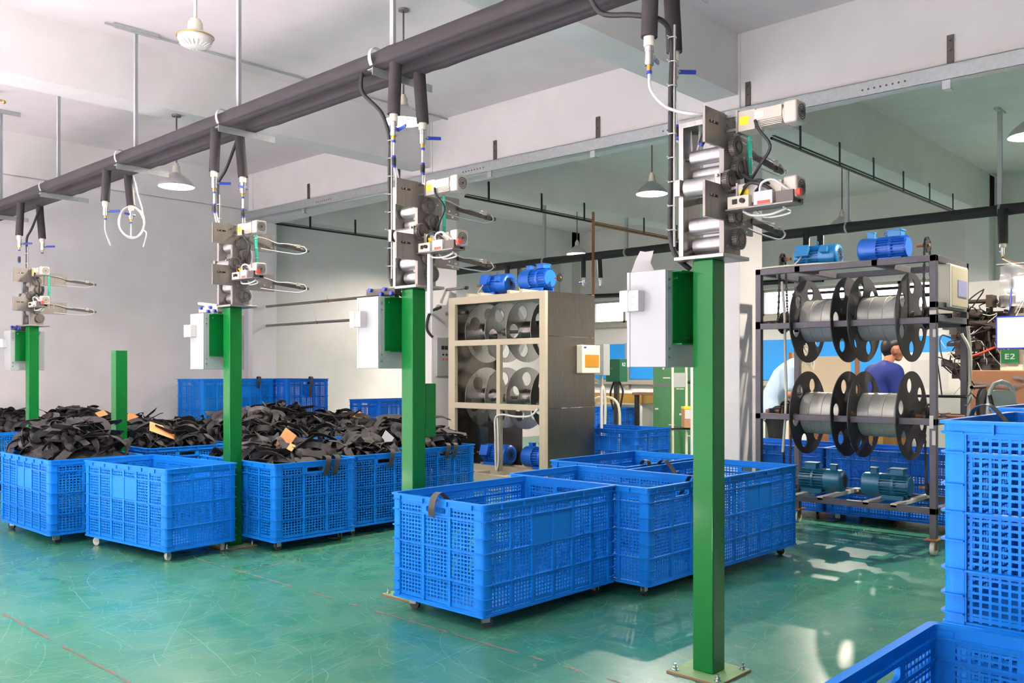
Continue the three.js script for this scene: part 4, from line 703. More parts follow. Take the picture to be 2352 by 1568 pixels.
function flange(r, n, hr, at, th, hub) { const s = new THREE.Shape(); s.absarc(0, 0, r, 0, Math.PI * 2); for (let i = 0; i < n; i++) { const a = i / n * 6.2832 + 0.3, h = new THREE.Path(); h.absarc(Math.cos(a) * at, Math.sin(a) * at, hr, 0, Math.PI * 2, true); s.holes.push(h); } if (hub) { const h = new THREE.Path(); h.absarc(0, 0, hub, 0, Math.PI * 2, true); s.holes.push(h); } return extrude(s, th, 0, 40).translate(0, 0, -th / 2); }
function reel(label, x, y, z0, z1, spec) {
  const t = thing('cable_reel', label, 'reel', [x, y, (z0 + z1) / 2], 0, spec.group), d = (z1 - z0) / 2;
  for (const s of [-1, 1]) { const f = part('flange_disc', [put(flange(spec.R, spec.n, spec.hr, spec.at, 0.008, 0.02), 0, 0, s * d, 0, 0, spec.rot + s * 0.35)], spec.disc, t); part('hub', [cyl(0.05, 0.03, 'z', 0, 0, s * (d + 0.015), 18), box(0.03, 0.08, 0.02, 0.045, 0, s * (d + 0.02))], spec.disc, f); }
  part('drum', [cyl(spec.r, d * 2 - 0.01, 'z', 0, 0, 0, 40)], spec.drum, t);
  if (spec.band) parts('band', [-0.5, 0.1, 0.6].map((k) => put(new THREE.TorusGeometry(spec.r + 0.001, 0.0025, 4, 40), 0, 0, k * d, 0.03, 0, 0)), spec.drum, t);
  return t;
}
// ---------------------------------------------------------------- the dark spool rack
{
  const x0 = 7.16, x1 = 7.96, z0 = -3.785, z1 = -2.282, p = 0.05, xc = 7.46, H1 = 2.3;
  const t = thing('spool_rack', 'dark grey square-tube rack on casters holding four black-flanged reels', 'rack', [0, 0, 0]);
  const px = [x0 + p / 2, x1 - p / 2], pz = [z0 + p / 2, z1 - p / 2];
  for (const x of px) for (const z of pz) {
    const q = part('upright', [rbox(p, H1 - 0.128, p, 0.003, x, 0.128 + (H1 - 0.128) / 2, z)], M.rack, t);
    if (x === px[0] && z === pz[1]) parts('worn_patch', [box(0.001, 0.1, 0.03, x - p / 2 - 0.0004, 1.02, z - 0.01), box(0.001, 0.03, 0.05, x - p / 2 - 0.0004, 1.86, z), box(0.001, 0.06, 0.022, x - p / 2 - 0.0004, 1.7, z + 0.012), box(0.001, 0.11, 0.026, x - p / 2 - 0.0004, 0.9, z + 0.008)], M.rackWorn, q, 'scraped pale patches');
    const c = part('caster', [box(0.15, 0.008, 0.1, x, 0.124, z), cyl(0.014, 0.02, 'y', x, 0.113, z, 10), box(0.05, 0.07, 0.004, x, 0.075, z + 0.02), box(0.05, 0.07, 0.004, x, 0.075, z - 0.02)], M.rust, t);
    part('wheel', [cyl(0.055, 0.03, 'z', x, 0.055, z, 24)], M.rubber, c); part('wheel_hub', [cyl(0.02, 0.036, 'z', x, 0.055, z, 14)], M.chrome, c);
  }
  const beamZ = (x, y, a = z0, b = z1, w = p) => part('beam', [rbox(w, p, b - a, 0.003, x, y, (a + b) / 2)], M.rack, t), beamX = (z, y, a = x0, b = x1, w = p, m = M.rack) => part('beam', [rbox(b - a, w, p, 0.003, (a + b) / 2, y, z)], m, t);
  for (const y of [H1 - p / 2, 1.8, 1.02, 0.335]) for (const x of px) beamZ(x, y);
  for (const y of [H1 - p / 2, 1.82, 1.02, 0.335]) for (const z of pz) beamX(z, y);
  beamX(pz[1], 1.92); beamX(pz[1], 1.95, x0 + 0.3, x1, 0.03);
  for (const z of [-3.4, -2.75]) beamX(z, H1 - p / 2);
  for (const z of [-3.42, -3.2, -2.82, -2.6]) beamX(z, 0.352, x0, x1, 0.03, M.rackWorn);
  for (const z of pz) parts('bearing_plate', [box(0.2, 0.06, 0.012, xc, 1.82, z), box(0.2, 0.06, 0.012, xc, 1.05, z)], M.rack, t);
  part('axle', [rod([xc, 1.845, z0 - 0.05], [xc, 1.845, z1 + 0.02], 0.018)], M.oil, t); part('axle', [rod([xc, 1.05, z0 - 0.05], [xc, 1.05, z1 + 0.12], 0.018)], M.rust, t);
  parts('guide_rod', [rod([x1 - 0.08, 2.13, z0], [x1 - 0.08, 2.13, z1], 0.012), rod([x1 - 0.02, 2.06, z0], [x1 - 0.02, 2.06, z1], 0.016), rod([x1 - 0.05, 1.2, z0], [x1 - 0.05, 1.2, z1], 0.012)], M.oil, t);
  parts('axle_hub', [[1.845, -3.63], [1.05, -3.63], [1.05, -2.44], [1.845, -2.44]].map(([y, z]) => cyl(0.075, 0.05, 'z', xc, y, z, 20)), M.oil, t); parts('axle_sprocket', [[1.845, -3.67], [1.845, -2.4], [1.05, -3.67], [1.05, -2.4]].map(([y, z]) => put(gearGeo(0.095, 26, 0.014), xc, y, z)), M.oil, t);
  parts('cable', [tube([[x1 - 0.08, 1.72, z1 - 0.03], [x1 - 0.1, 1.6, z1 + 0.03], [x1 - 0.1, 1.4, z1 + 0.04], [x1 - 0.08, 1.25, z1 + 0.04], [x1 - 0.1, 1.16, z1 + 0.05]], 0.012, 30, 7), tube([[x1 - 0.06, 1.78, z1 + 0.01], [x1 - 0.02, 1.5, z1 + 0.02], [x1 - 0.03, 1.2, z1 + 0.01], [x1 - 0.05, 1.0, z1 + 0.01]], 0.014, 30, 7)], M.cream, t, 'pale bundled cables');
  parts('cable', [[0.06, 1.28], [-0.08, 1.22], [0.1, 1.18], [-0.1, 1.15]].map(([d, y]) => tube([[x1 - 0.1, y + 0.05, z1 + 0.05], [x1 - 0.1 + d, y, z1 + 0.06], [x1 - 0.12 + d * 1.6, y - 0.02, z1 + 0.05]], 0.005, 12, 5)), M.black, t, 'black wire ends');
  parts('cable', [tube([[x0 + 0.2, 2.2, z0 + 0.15], [x0 + 0.15, 1.9, z0 + 0.2], [x0 + 0.2, 1.6, z0 + 0.18], [x0 + 0.14, 1.2, z0 + 0.22], [x0 + 0.2, 0.7, z0 + 0.16]], 0.012, 40, 7), tube([[x0 + 0.02, 2.31, z0 + 0.05], [x0 + 0.04, 2.315, z0 + 0.3], [x0 + 0.1, 2.312, z0 + 0.7], [x0 + 0.2, 2.315, z0 + 0.9]], 0.009, 30, 6)], M.cream, t, 'pale cables along the frame');
  const sp = { R: 0.36, n: 6, hr: 0.058, at: 0.25, disc: M.disc, drum: M.drum, r: 0.18, rot: 0, band: true, group: 'black-flanged reels of the dark rack' };
  reel('upper left black-flanged reel with a pale wrapped drum in the dark rack', xc, 1.845, -3.44, -3.085, { ...sp, rot: 0.4 }); reel('upper right black-flanged reel with a pale wrapped drum in the dark rack', xc, 1.845, -2.945, -2.565, { ...sp, rot: 0.9 });
  reel('lower left black-flanged reel with a pale wrapped drum in the dark rack', xc, 1.05, -3.44, -3.085, { ...sp, rot: 1.3 }); reel('lower right black-flanged reel with a pale wrapped drum in the dark rack', xc, 1.05, -2.945, -2.565, { ...sp, rot: 0.1 });
  const top = H1 + 0.107;
  motor('teal-blue motor on top of the dark rack, left one', M.motorTeal, [xc, top + 0.0, -3.37], Math.PI / 2, { l: 0.44, side: -1, side2: -1, sprocket: 0.05, lead: -1 });
  motor('bright blue finned motor on top of the dark rack, right one', M.motorBlue, [xc, top + 0.01, -2.76], -Math.PI / 2, { l: 0.45, r: 0.1, sprocket: 0.06, boxMat: M.motorTeal });
  motor('petrol-blue motor at the bottom of the dark rack, left one', M.motorPetrol, [xc, 0.475, -3.33], Math.PI / 2, { l: 0.44, sprocket: 0.05 });
  motor('petrol-blue motor at the bottom of the dark rack, right one', M.motorPetrol, [xc, 0.475, -2.74], -Math.PI / 2, { l: 0.44, sprocket: 0.05 });
  chain(xc, -3.675, 1.845, top, 0.095, 0.05, 'black roller chain at the upper left of the dark rack'); chain(xc, -2.445, 1.845, top + 0.01, 0.095, 0.06, 'black roller chain at the upper right of the dark rack');
  chain(xc, -3.635, 0.475, 1.05, 0.05, 0.095, 'black roller chain at the lower left of the dark rack'); chain(xc, -2.435, 0.475, 1.05, 0.05, 0.095, 'black roller chain at the lower right of the dark rack');
  const b = thing('control_box', 'cream control box with a lilac screen at the right end of the rack', 'control box', [7.62, 2.08, -2.31]);
  part('housing', [rbox(0.44, 0.34, 0.11, 0.006, 0, 0, 0)], M.cream, b); part('screen', [box(0.22, 0.13, 0.004, 0.07, -0.01, 0.059)], M.lilac, b); part('door', [rbox(0.4, 0.31, 0.006, 0.002, 0.02, 0, 0.0545)], M.beige, b);
}
// ---------------------------------------------------------------- the stainless cabinet
{
  const x0 = 7.776, x1 = 8.7, z0 = -8.407, z1 = -6.765, H1 = 2.35, p = 0.09, xc = 8.2;
  const t = thing('spool_cabinet', 'stainless cabinet with a cream front frame holding four bright steel reels', 'cabinet', [0, 0, 0]);
  const FB = (ya, yb, za, zb) => part('frame_bar', [span(x0, ya, za, x0 + 0.05, yb, zb)], M.beige, t);
  FB(0.1, H1, z0, z0 + 0.12); FB(0.1, H1, z1 - 0.09, z1); FB(H1 - 0.09, H1, z0 + 0.12, z1 - 0.09); FB(1.735, 1.805, z0 + 0.12, z1 - 0.09); FB(0.95, 1.02, z0 + 0.12, z1 - 0.09); FB(1.02, 1.735, -7.55, -7.49); FB(0.2, 0.95, -7.55, -7.49);
  parts('frame_bar', [span(x1 - 0.05, 0.1, z0, x1, H1, z0 + 0.05), span(x1 - 0.05, 0.1, z1 - 0.05, x1, H1, z1)], M.beige, t);
  parts('plinth', [span(x0 - 0.25, 0.12, z0 + 0.2, x0, 0.2, z0 + 0.75), span(x0 - 0.05, 0.0, z0, x1, 0.1, z0 + 0.1), span(x0 - 0.05, 0, z1 - 0.1, x1, 0.1, z1), span(x0 - 0.35, 0.02, z0 + 0.2, x0 - 0.25, 0.2, z1 - 0.3), span(x0 - 0.3, 0.12, z1 - 0.55, x0 + 0.8, 0.18, z1 - 0.45)], M.beige, t);
  const zs = z1 - 0.003; // side sheets, each with its own edge
  for (const [a, b] of [[0.12, 0.976], [0.982, 1.822], [1.828, H1 - 0.002]]) part('side_sheet', [span(x0 + 0.05, a, zs, x1, b, zs + 0.006)], M.stainless, t);
  part('back_side_sheet', [span(x0 + 0.05, 0.12, z0, x1, H1, z0 + 0.006)], M.stainless, t); part('top_sheet', [span(x0 + 0.05, H1 - 0.05, z0, x1, H1 - 0.044, z1)], M.steelDull, t);
  parts('axle', [rod([xc, 1.91, z0], [xc, 1.91, z1], 0.02), rod([xc, 1.08, z0], [xc, 1.08, z1], 0.02)], M.steelDark, t);
  for (const z of [-8.05, -7.85, -7.35, -7.15]) part('motor_rail', [rbox(0.9, 0.04, 0.05, 0.004, x0 + 0.45, H1 + 0.02, z), box(0.002, 0.03, 0.036, x0 - 0.0012, H1 + 0.02, z)], M.beige, t);
  part('white_cable', [tube([[x0 - 0.01, 0.98, z1 - 0.1], [x0 - 0.03, 0.9, z1 - 0.18], [x0 - 0.02, 0.875, -7.2], [x0 - 0.02, 0.89, -7.45], [x0 - 0.03, 0.86, -7.53], [x0 - 0.02, 0.6, -7.55], [x0 - 0.02, 0.25, -7.54], [x0 - 0.03, 0.2, -7.52], [x0 - 0.02, 0.3, -7.5], [x0 - 0.02, 0.85, -7.51]], 0.013, 60, 7)], M.hoseWhite, t);
  part('inner_sheet', [span(x1 - 0.3, 0.2, z0 + 0.1, x1 - 0.29, 0.9, -7.7)], M.steelDark, t);
  const sp = { R: 0.385, n: 5, hr: 0.085, at: 0.24, disc: M.steel, drum: M.mirror, r: 0.125, rot: 0.2, group: 'bright steel reels of the cabinet' };
  reel('upper left bright steel reel in the stainless cabinet', xc, 1.91, -8.14, -7.79, sp); reel('upper right bright steel reel in the stainless cabinet', xc, 1.91, -7.43, -7.03, { ...sp, rot: 0.7 });
  reel('lower left bright steel reel in the stainless cabinet', xc, 1.08, -8.14, -7.79, { ...sp, rot: 1.1 }); reel('lower right bright steel reel in the stainless cabinet', xc, 1.08, -7.43, -7.03, { ...sp, rot: 0.4 });
  motor('bright blue motor on top of the stainless cabinet, left one', M.motorBlue, [xc, H1 + 0.18, -7.95], Math.PI / 2, { l: 0.5, r: 0.125, side: -1, side2: -1, lead: -1 });
  motor('bright blue finned motor on top of the stainless cabinet, right one', M.motorBlue, [xc, H1 + 0.19, -7.24], -Math.PI / 2, { l: 0.5, r: 0.135, sprocket: 0.05 });
  motor('dark blue motor inside the bottom of the cabinet, left one', M.motorBlue, [xc, 0.36, -7.95], Math.PI / 2, { l: 0.5, r: 0.125, side: -1 });
  motor('dark blue motor inside the bottom of the cabinet, right one', M.motorBlue, [xc, 0.36, -7.2], -Math.PI / 2, { l: 0.5, r: 0.13 });
  { const m = thing('motor_base', 'low frame under the motors at the bottom of the cabinet', 'frame', [xc, 0, -7.58]); for (const x of [-0.1, 0.1]) part('rail', [box(0.05, 0.12, 1.5, x, 0.16, 0)], M.beige, m); for (const z of [-0.6, 0, 0.6]) part('cross_piece', [box(0.5, 0.1, 0.06, 0, 0.05, z)], M.beige, m); }
  const b = thing('breaker_box', 'pale breaker box with an amber window on the cabinet side', 'breaker box', [8.52, 1.56, z1 + 0.05]);
  part('housing', [rbox(0.35, 0.34, 0.09, 0.008, 0, 0, 0)], M.cream, b); part('window', [rbox(0.27, 0.15, 0.012, 0.004, 0.01, -0.02, 0.046)], M.amber, b, 'amber see-through flap'); parts('breaker', [-0.08, -0.04, 0, 0.04].map((x) => box(0.03, 0.06, 0.01, x, -0.02, 0.04)), M.steelDark, b); part('sticker', [box(0.05, 0.02, 0.001, -0.12, 0.14, 0.0455)], M.handle, b);
  // what stands left of the cabinet: column box with switches, hose arm
  const c = thing('switch_panel', 'grey wall panel with a small display and four switches behind the middle post', 'switch panel', [7.95, 0, -8.57]);
  part('panel', [rbox(0.28, 0.5, 0.04, 0.004, -0.1, 1.6, 0)], M.boxWhite, c); parts('display', [box(0.05, 0.05, 0.004, -0.14, 1.72, 0.021), box(0.05, 0.05, 0.004, -0.08, 1.72, 0.021)], M.steelDark, c); for (const [x, y] of [[-0.14, 1.63], [-0.08, 1.63], [-0.14, 1.57], [-0.08, 1.57]]) part('switch', [cyl(0.012, 0.014, 'z', x, y, 0.026, 12)], y < 1.6 ? M.red : M.black, c);
  hose('black_hose', [[7.6, 2.2, -8.45], [7.55, 2.22, -8.3], [7.62, 2.15, -8.6], [7.6, 1.95, -8.62], [7.66, 1.85, -8.58]], 0.018, M.black, 'black ribbed hose bending down behind the middle post', 'hoses behind the middle post', 'hose', 40);
  solo('white_tube', [rbox(0.03, 0.37, 0.03, 0.008, 3.63, 1.945, -4.09)], M.white, 'white plastic tube hanging below the middle roller head', 'tube');
}
// ---------------------------------------------------------------- far side of the second bay
{ // blue panels under the windows of the right wall
  const spots = [[-12.75, -11.6, 'leftmost blue board on the far wall under the windows'], [-11.5, -10.4, 'second blue board on the far wall, right of the metal upright'], [-9.2, -7.4, 'blue board on the far wall seen through the left of the rack'], [-7.25, -6.05, 'blue board behind the plywood sheet'], [-5.9, -4.4, 'blue board behind the man in navy']];
  for (const [a, b, l] of spots) solo('wall_board', [rbox(0.03, 0.78, b - a, 0.004, XR - 0.02, 1.64, (a + b) / 2)], M.panelBlue, l, 'board', 'blue boards on the far wall');
  solo('sill_rail', [span(XR - 0.14, 1.14, -12.9, XR - 0.001, 1.24, -4.0)], M.frameGrey, 'grey ledge under the blue boards of the far wall', 'ledge');
  solo('wall_duct', [span(XR - 0.12, 2.4, -12.9, XR - 0.001, 2.49, 3.5)], M.frameGrey, 'brownish ledge under the high far windows', 'ledge');
  solo('cable_bundle', [tube([[XR - 0.3, 3.12, -12.8], [XR - 0.3, 3.08, -11], [XR - 0.3, 3.13, -9.5], [XR - 0.3, 3.1, -7]], 0.05, 30, 8)], M.oil, 'dark cable bundle along the top of the far windows', 'cable');
  solo('board_upright', [box(0.06, 1.1, 0.1, XR - 0.06, 1.5, -11.55)], M.frameGrey, 'grey upright between the two far blue boards', 'upright');
  const d = thing('work_table', 'dark work table with papers before the far wall', 'table', [14.9, 0, -9.75]);
  part('tabletop', [rbox(0.9, 0.05, 1.1, 0.006, 0, 0.98, 0)], M.wood, d); for (const [x, z] of [[-0.38, -0.48], [0.38, -0.48], [-0.38, 0.48], [0.38, 0.48]]) part('leg', [box(0.07, 0.96, 0.07, x, 0.48, z)], M.oil, d);
  solo('document_box', [rbox(0.3, 0.3, 0.3, 0.01, 14.8, 1.16, -9.7)], M.navy, 'dark blue box standing on the far work table', 'box');
  solo('paper_stack', [box(0.3, 0.06, 0.5, 14.7, 1.04, -10.1)], M.paperWhite, 'white paper stack on the far work table', 'papers');
  const e = thing('shelf_bench', 'yellow and white bench under the far blue boards', 'bench', [15.3, 0, -11.3]);
  part('top', [box(0.7, 0.06, 1.8, 0, 1.0, 0)], M.white, e); part('body', [box(0.6, 0.2, 1.7, 0, 0.87, 0)], M.brass, e); for (const z of [-0.8, 0.8]) part('leg', [box(0.5, 0.77, 0.06, 0, 0.385, z)], M.white, e);
  solo('sack', [put(new THREE.SphereGeometry(0.2, 14, 10).scale(0.8, 1.1, 0.8), 15.2, 1.2, -12.0)], M.paperWhite, 'white sack on the bench beside the green box', 'sack').position.set(0, 0.045, 0);
}
{ // green box, switch box and tubular trolley right of the cabinet
  const g = thing('control_box', 'green control box with small lamps marked K2 right of the cabinet', 'control box', [10.9, 1.43, -8.05]);
  part('housing', [rbox(0.2, 0.34, 0.26, 0.006, 0, 0, 0)], std(0x0d5c3c, 0.45), g); part('stand', [box(0.06, 1.26, 0.06, 0, -0.8, 0)], M.steelDark, g); for (const [y, z, m] of [[0.1, -0.06, M.red], [0.03, -0.06, M.brass], [0.03, -0.02, M.brass], [-0.03, -0.06, M.brass]]) part('indicator', [cyl(0.012, 0.01, 'x', -0.104, y, z, 10)], m, g);
  const tx = canvasTex(64, 64, (c) => { c.fillStyle = '#0d5c3c'; c.fillRect(0, 0, 64, 64); c.fillStyle = '#cfe6e0'; c.font = 'bold 40px sans-serif'; c.textAlign = 'center'; c.fillText('K2', 32, 46); });
  const s = new THREE.Mesh(new THREE.PlaneGeometry(0.12, 0.12), std(0xffffff, 0.5, 0, { map: tx })); s.name = 'lettering'; s.position.set(0.0, 0.09, 0.1315); g.add(s);
  parts('cable', [tube([[0, -0.17, 0.05], [0.02, -0.3, 0.1], [0, -0.5, 0.08], [0.03, -0.7, 0.02]], 0.015, 20, 6), tube([[0, -0.17, -0.05], [-0.02, -0.35, -0.1], [0, -0.6, -0.06]], 0.015, 20, 6)], M.black, g);
  const w = thing('control_box', 'pale blue-grey switch box with display and four buttons right of the cabinet', 'control box', [9.65, 1.57, -7.42]);
  part('housing', [rbox(0.14, 0.42, 0.26, 0.006, 0, 0, 0)], M.boxWhite, w); part('display', [box(0.004, 0.06, 0.1, -0.072, 0.12, 0.02)], M.black, w); for (const [y, z, m] of [[-0.03, -0.03, M.black], [-0.03, 0.05, M.black], [-0.1, -0.03, M.red], [-0.1, 0.05, M.red]]) part('button', [cyl(0.014, 0.014, 'x', -0.078, y, z, 10)], m, w); part('stand', [cyl(0.02, 1.4, 'y', 0.05, -0.87, 0.0, 10)], M.white, w);
  const k = thing('tube_trolley', 'cream tubular trolley between the cabinet and the deep blue crates', 'trolley', [9.7, 0, -7.9]);
  const loop = (x, h) => tube([[x, 0.08, -0.25], [x, h - 0.1, -0.25], [x, h, -0.15], [x, h, 0.15], [x, h - 0.1, 0.25], [x, 0.08, 0.25]], 0.02, 40, 8);
  part('handle_frame', [loop(0.0, 1.5)], M.cream, k); part('handle_frame', [loop(0.35, 1.28)], M.cream, k); part('handle_frame', [loop(0.7, 1.02)], M.cream, k); parts('deck', [merged([box(0.8, 0.03, 0.5, 0.35, 0.62, 0), box(0.8, 0.05, 0.03, 0.35, 0.62, 0.25)]), box(0.8, 0.03, 0.5, 0.35, 0.1, 0)], M.cream, k); for (const [x, z] of [[0, -0.2], [0.7, -0.2], [0, 0.2], [0.7, 0.2]]) part('caster', [cyl(0.04, 0.03, 'z', x, 0.04, z, 14)], M.rubberDark, k);
  const q = thing('hand_cart', 'cream hand cart with two thin uprights before the worn green board', 'cart', [10.05, 0, -6.4], 0.75);
  for (const z of [-0.09, 0.09]) part('upright', [tube([[0, 0.1, z], [0, 1.35, z], [0.02, 1.5, z], [0.1, 1.56, z]], 0.017, 24, 8)], M.cream, q); part('panel', [box(0.02, 0.19, 0.16, -0.01, 1.3, 0)], M.boxWhite, q); parts('rail', [rod([0, 1.27, 0.1], [0, 1.27, 0.3], 0.02), box(0.3, 0.02, 0.34, 0.12, 0.66, 0.06)], M.oil, q); part('foot', [box(0.3, 0.04, 0.34, 0.12, 0.08, 0.0)], M.cream, q); for (const z of [-0.15, 0.15]) part('wheel', [cyl(0.06, 0.03, 'z', 0.02, 0.06, z, 16)], M.rubberDark, q);
  const bx = thing('parcel', 'small brown parcel with a yellow top on the hand cart', 'parcel', [10.12, 0.675, -6.25], 0.75); part('carton', [rbox(0.2, 0.27, 0.24, 0.006, 0.03, 0.137, 0)], M.cardboard, bx); part('lid', [box(0.205, 0.03, 0.245, 0.03, 0.262, 0)], M.yellow, bx); part('label', [box(0.002, 0.12, 0.12, -0.072, 0.18, -0.05)], M.paperWhite, bx);
  const gb = thing('green_board', 'tall worn green board with peeling edges behind the hand cart', 'board', [10.95, 0, -6.85], 0.6);
  part('sheet', [rbox(0.12, 2.0, 0.95, 0.006, 0, 1.0, 0)], M.boardGreen, gb); parts('worn_spot', Array.from({ length: 14 }, () => box(0.002, rr(0.01, 0.03), rr(0.02, 0.12), -0.0605, rr(0.5, 1.5), rr(-0.45, 0.2))), M.rackWorn, gb); part('tape', [box(0.002, 0.05, 0.4, -0.061, 1.22, -0.28)], M.film, gb);
  solo('white_pole', [cyl(0.025, 2.2, 'y', 9.62, 1.1, -5.94, 12)], M.white, 'white vertical pole just left of the nearest green post', 'pole');
  const f = thing('film_scrap', 'torn white plastic sheet hanging beside the top of the nearest post', 'plastic sheet', [3.62, 1.88, -2.36]);
  const sh = new THREE.Shape(); sh.moveTo(0, 0); sh.lineTo(0.12, 0.0); sh.lineTo(0.1, 0.06); sh.lineTo(0.075, 0.11); sh.lineTo(0.05, 0.105); sh.lineTo(0.01, 0.11); sh.lineTo(0.025, 0.05); sh.closePath(); part('sheet', [put(extrude(sh, 0.001), 0, 0, -0.08, 0, Math.PI / 2 + 0.5, 0)], M.paperWhite, f);
}
{ // behind the dark rack
  const wp = thing('white_partition', 'white freestanding board behind the man in navy with a pinned paper', 'board', [11.2, 0, -3.66]);
  part('board', [rbox(0.05, 1.64, 0.86, 0.006, 0, 0.82, 0)], M.white, wp); part('paper', [box(0.002, 0.34, 0.42, -0.027, 1.38, 0.02)], M.paperWhite, wp); part('mark', [cyl(0.014, 0.002, 'x', -0.029, 1.5, 0.05, 10)], M.handle, wp); part('rail', [box(0.02, 0.03, 0.86, -0.03, 0.9, 0)], M.oil, wp); part('tall_panel', [rbox(0.05, 2.45, 0.42, 0.006, 0, 1.225, 0.66)], M.white, wp);
  const pw = thing('plywood_sheet', 'pale plywood sheet leaning behind the left reels', 'sheet', [12.6, 0.0, -5.6]); part('sheet', [box(0.03, 0.75, 0.85, 0, 1.26, 0, 0, 0, 0)], std(0xd8bfa4, 0.7), pw); parts('frame', [box(0.06, 1.7, 0.05, 0.05, 0.85, 0.5), box(0.06, 1.7, 0.05, 0.05, 0.85, -0.5)], M.brown, pw);
  const ds = thing('packing_bench', 'grey bench with white bundles beside the person in the pale shirt', 'bench', [12.9, 0, -7.0]); part('top', [box(0.9, 0.06, 1.4, 0, 0.95, 0)], M.boxWhite, ds); for (const [x, z] of [[-0.4, -0.6], [0.4, -0.6], [-0.4, 0.6], [0.4, 0.6]]) part('leg', [box(0.06, 0.92, 0.06, x, 0.46, z)], M.steelDull, ds);
  for (const [y, z, l] of [[1.03, -7.3, 'lower white bundle on the grey bench'], [1.13, -7.2, 'upper white bundle on the grey bench']]) solo('bundle', [rbox(0.5, 0.09, 0.7, 0.03, 12.9, y, z)], M.paperWhite, l, 'bundle');
  const br = thing('brown_cabinet', 'reddish brown cabinet under the plywood sheet', 'cabinet', [12.9, 0, -5.2]); part('body', [rbox(0.4, 0.92, 1.2, 0.006, 0, 0.46, 0)], M.brown, br); parts('door', [box(0.01, 0.7, 0.5, -0.205, 0.45, -0.3), box(0.01, 0.7, 0.5, -0.205, 0.45, 0.3)], std(0x8a5538, 0.6), br);
  { const wt = thing('wire_tangle', 'tangle of pale wires between the left reel and the pale-shirted person', 'wires'); parts('wire', Array.from({ length: 8 }, (_, i) => tube(Array.from({ length: 5 }, () => [rr(8.35, 8.5), rr(1.42, 1.8), rr(-3.98, -3.82)]), 0.005, 30, 5)), M.cream, wt); part('lead', [rod([8.42, 1.6, -3.9], [7.95, 1.75, -3.76], 0.006)], M.cream, wt); }
  const ctn = thing('carton', 'brown cardboard carton standing behind the crates under the rack', 'carton', [9.14, 0, -3.39]); part('box', [rbox(0.3, 0.8, 0.28, 0.006, 0, 0.4, 0)], std(0x8a6a38, 0.85), ctn); part('tape', [box(0.302, 0.802, 0.05, 0, 0.4, 0)], M.brass, ctn);
  const wl = thing('guide_wheel', 'dark guide wheel on an arm at the right rear of the rack', 'wheel', [8.05, 1.13, -2.2]); part('tyre', [cyl(0.14, 0.03, 'z', 0, 0, 0, 28)], M.disc, wl); part('arm', [rod([0.05, 0.15, 0], [-0.3, 0.15, 0], 0.015), rod([0.05, 0.15, 0.0], [0.0, 0, 0.03], 0.012)], M.oil, wl);
}
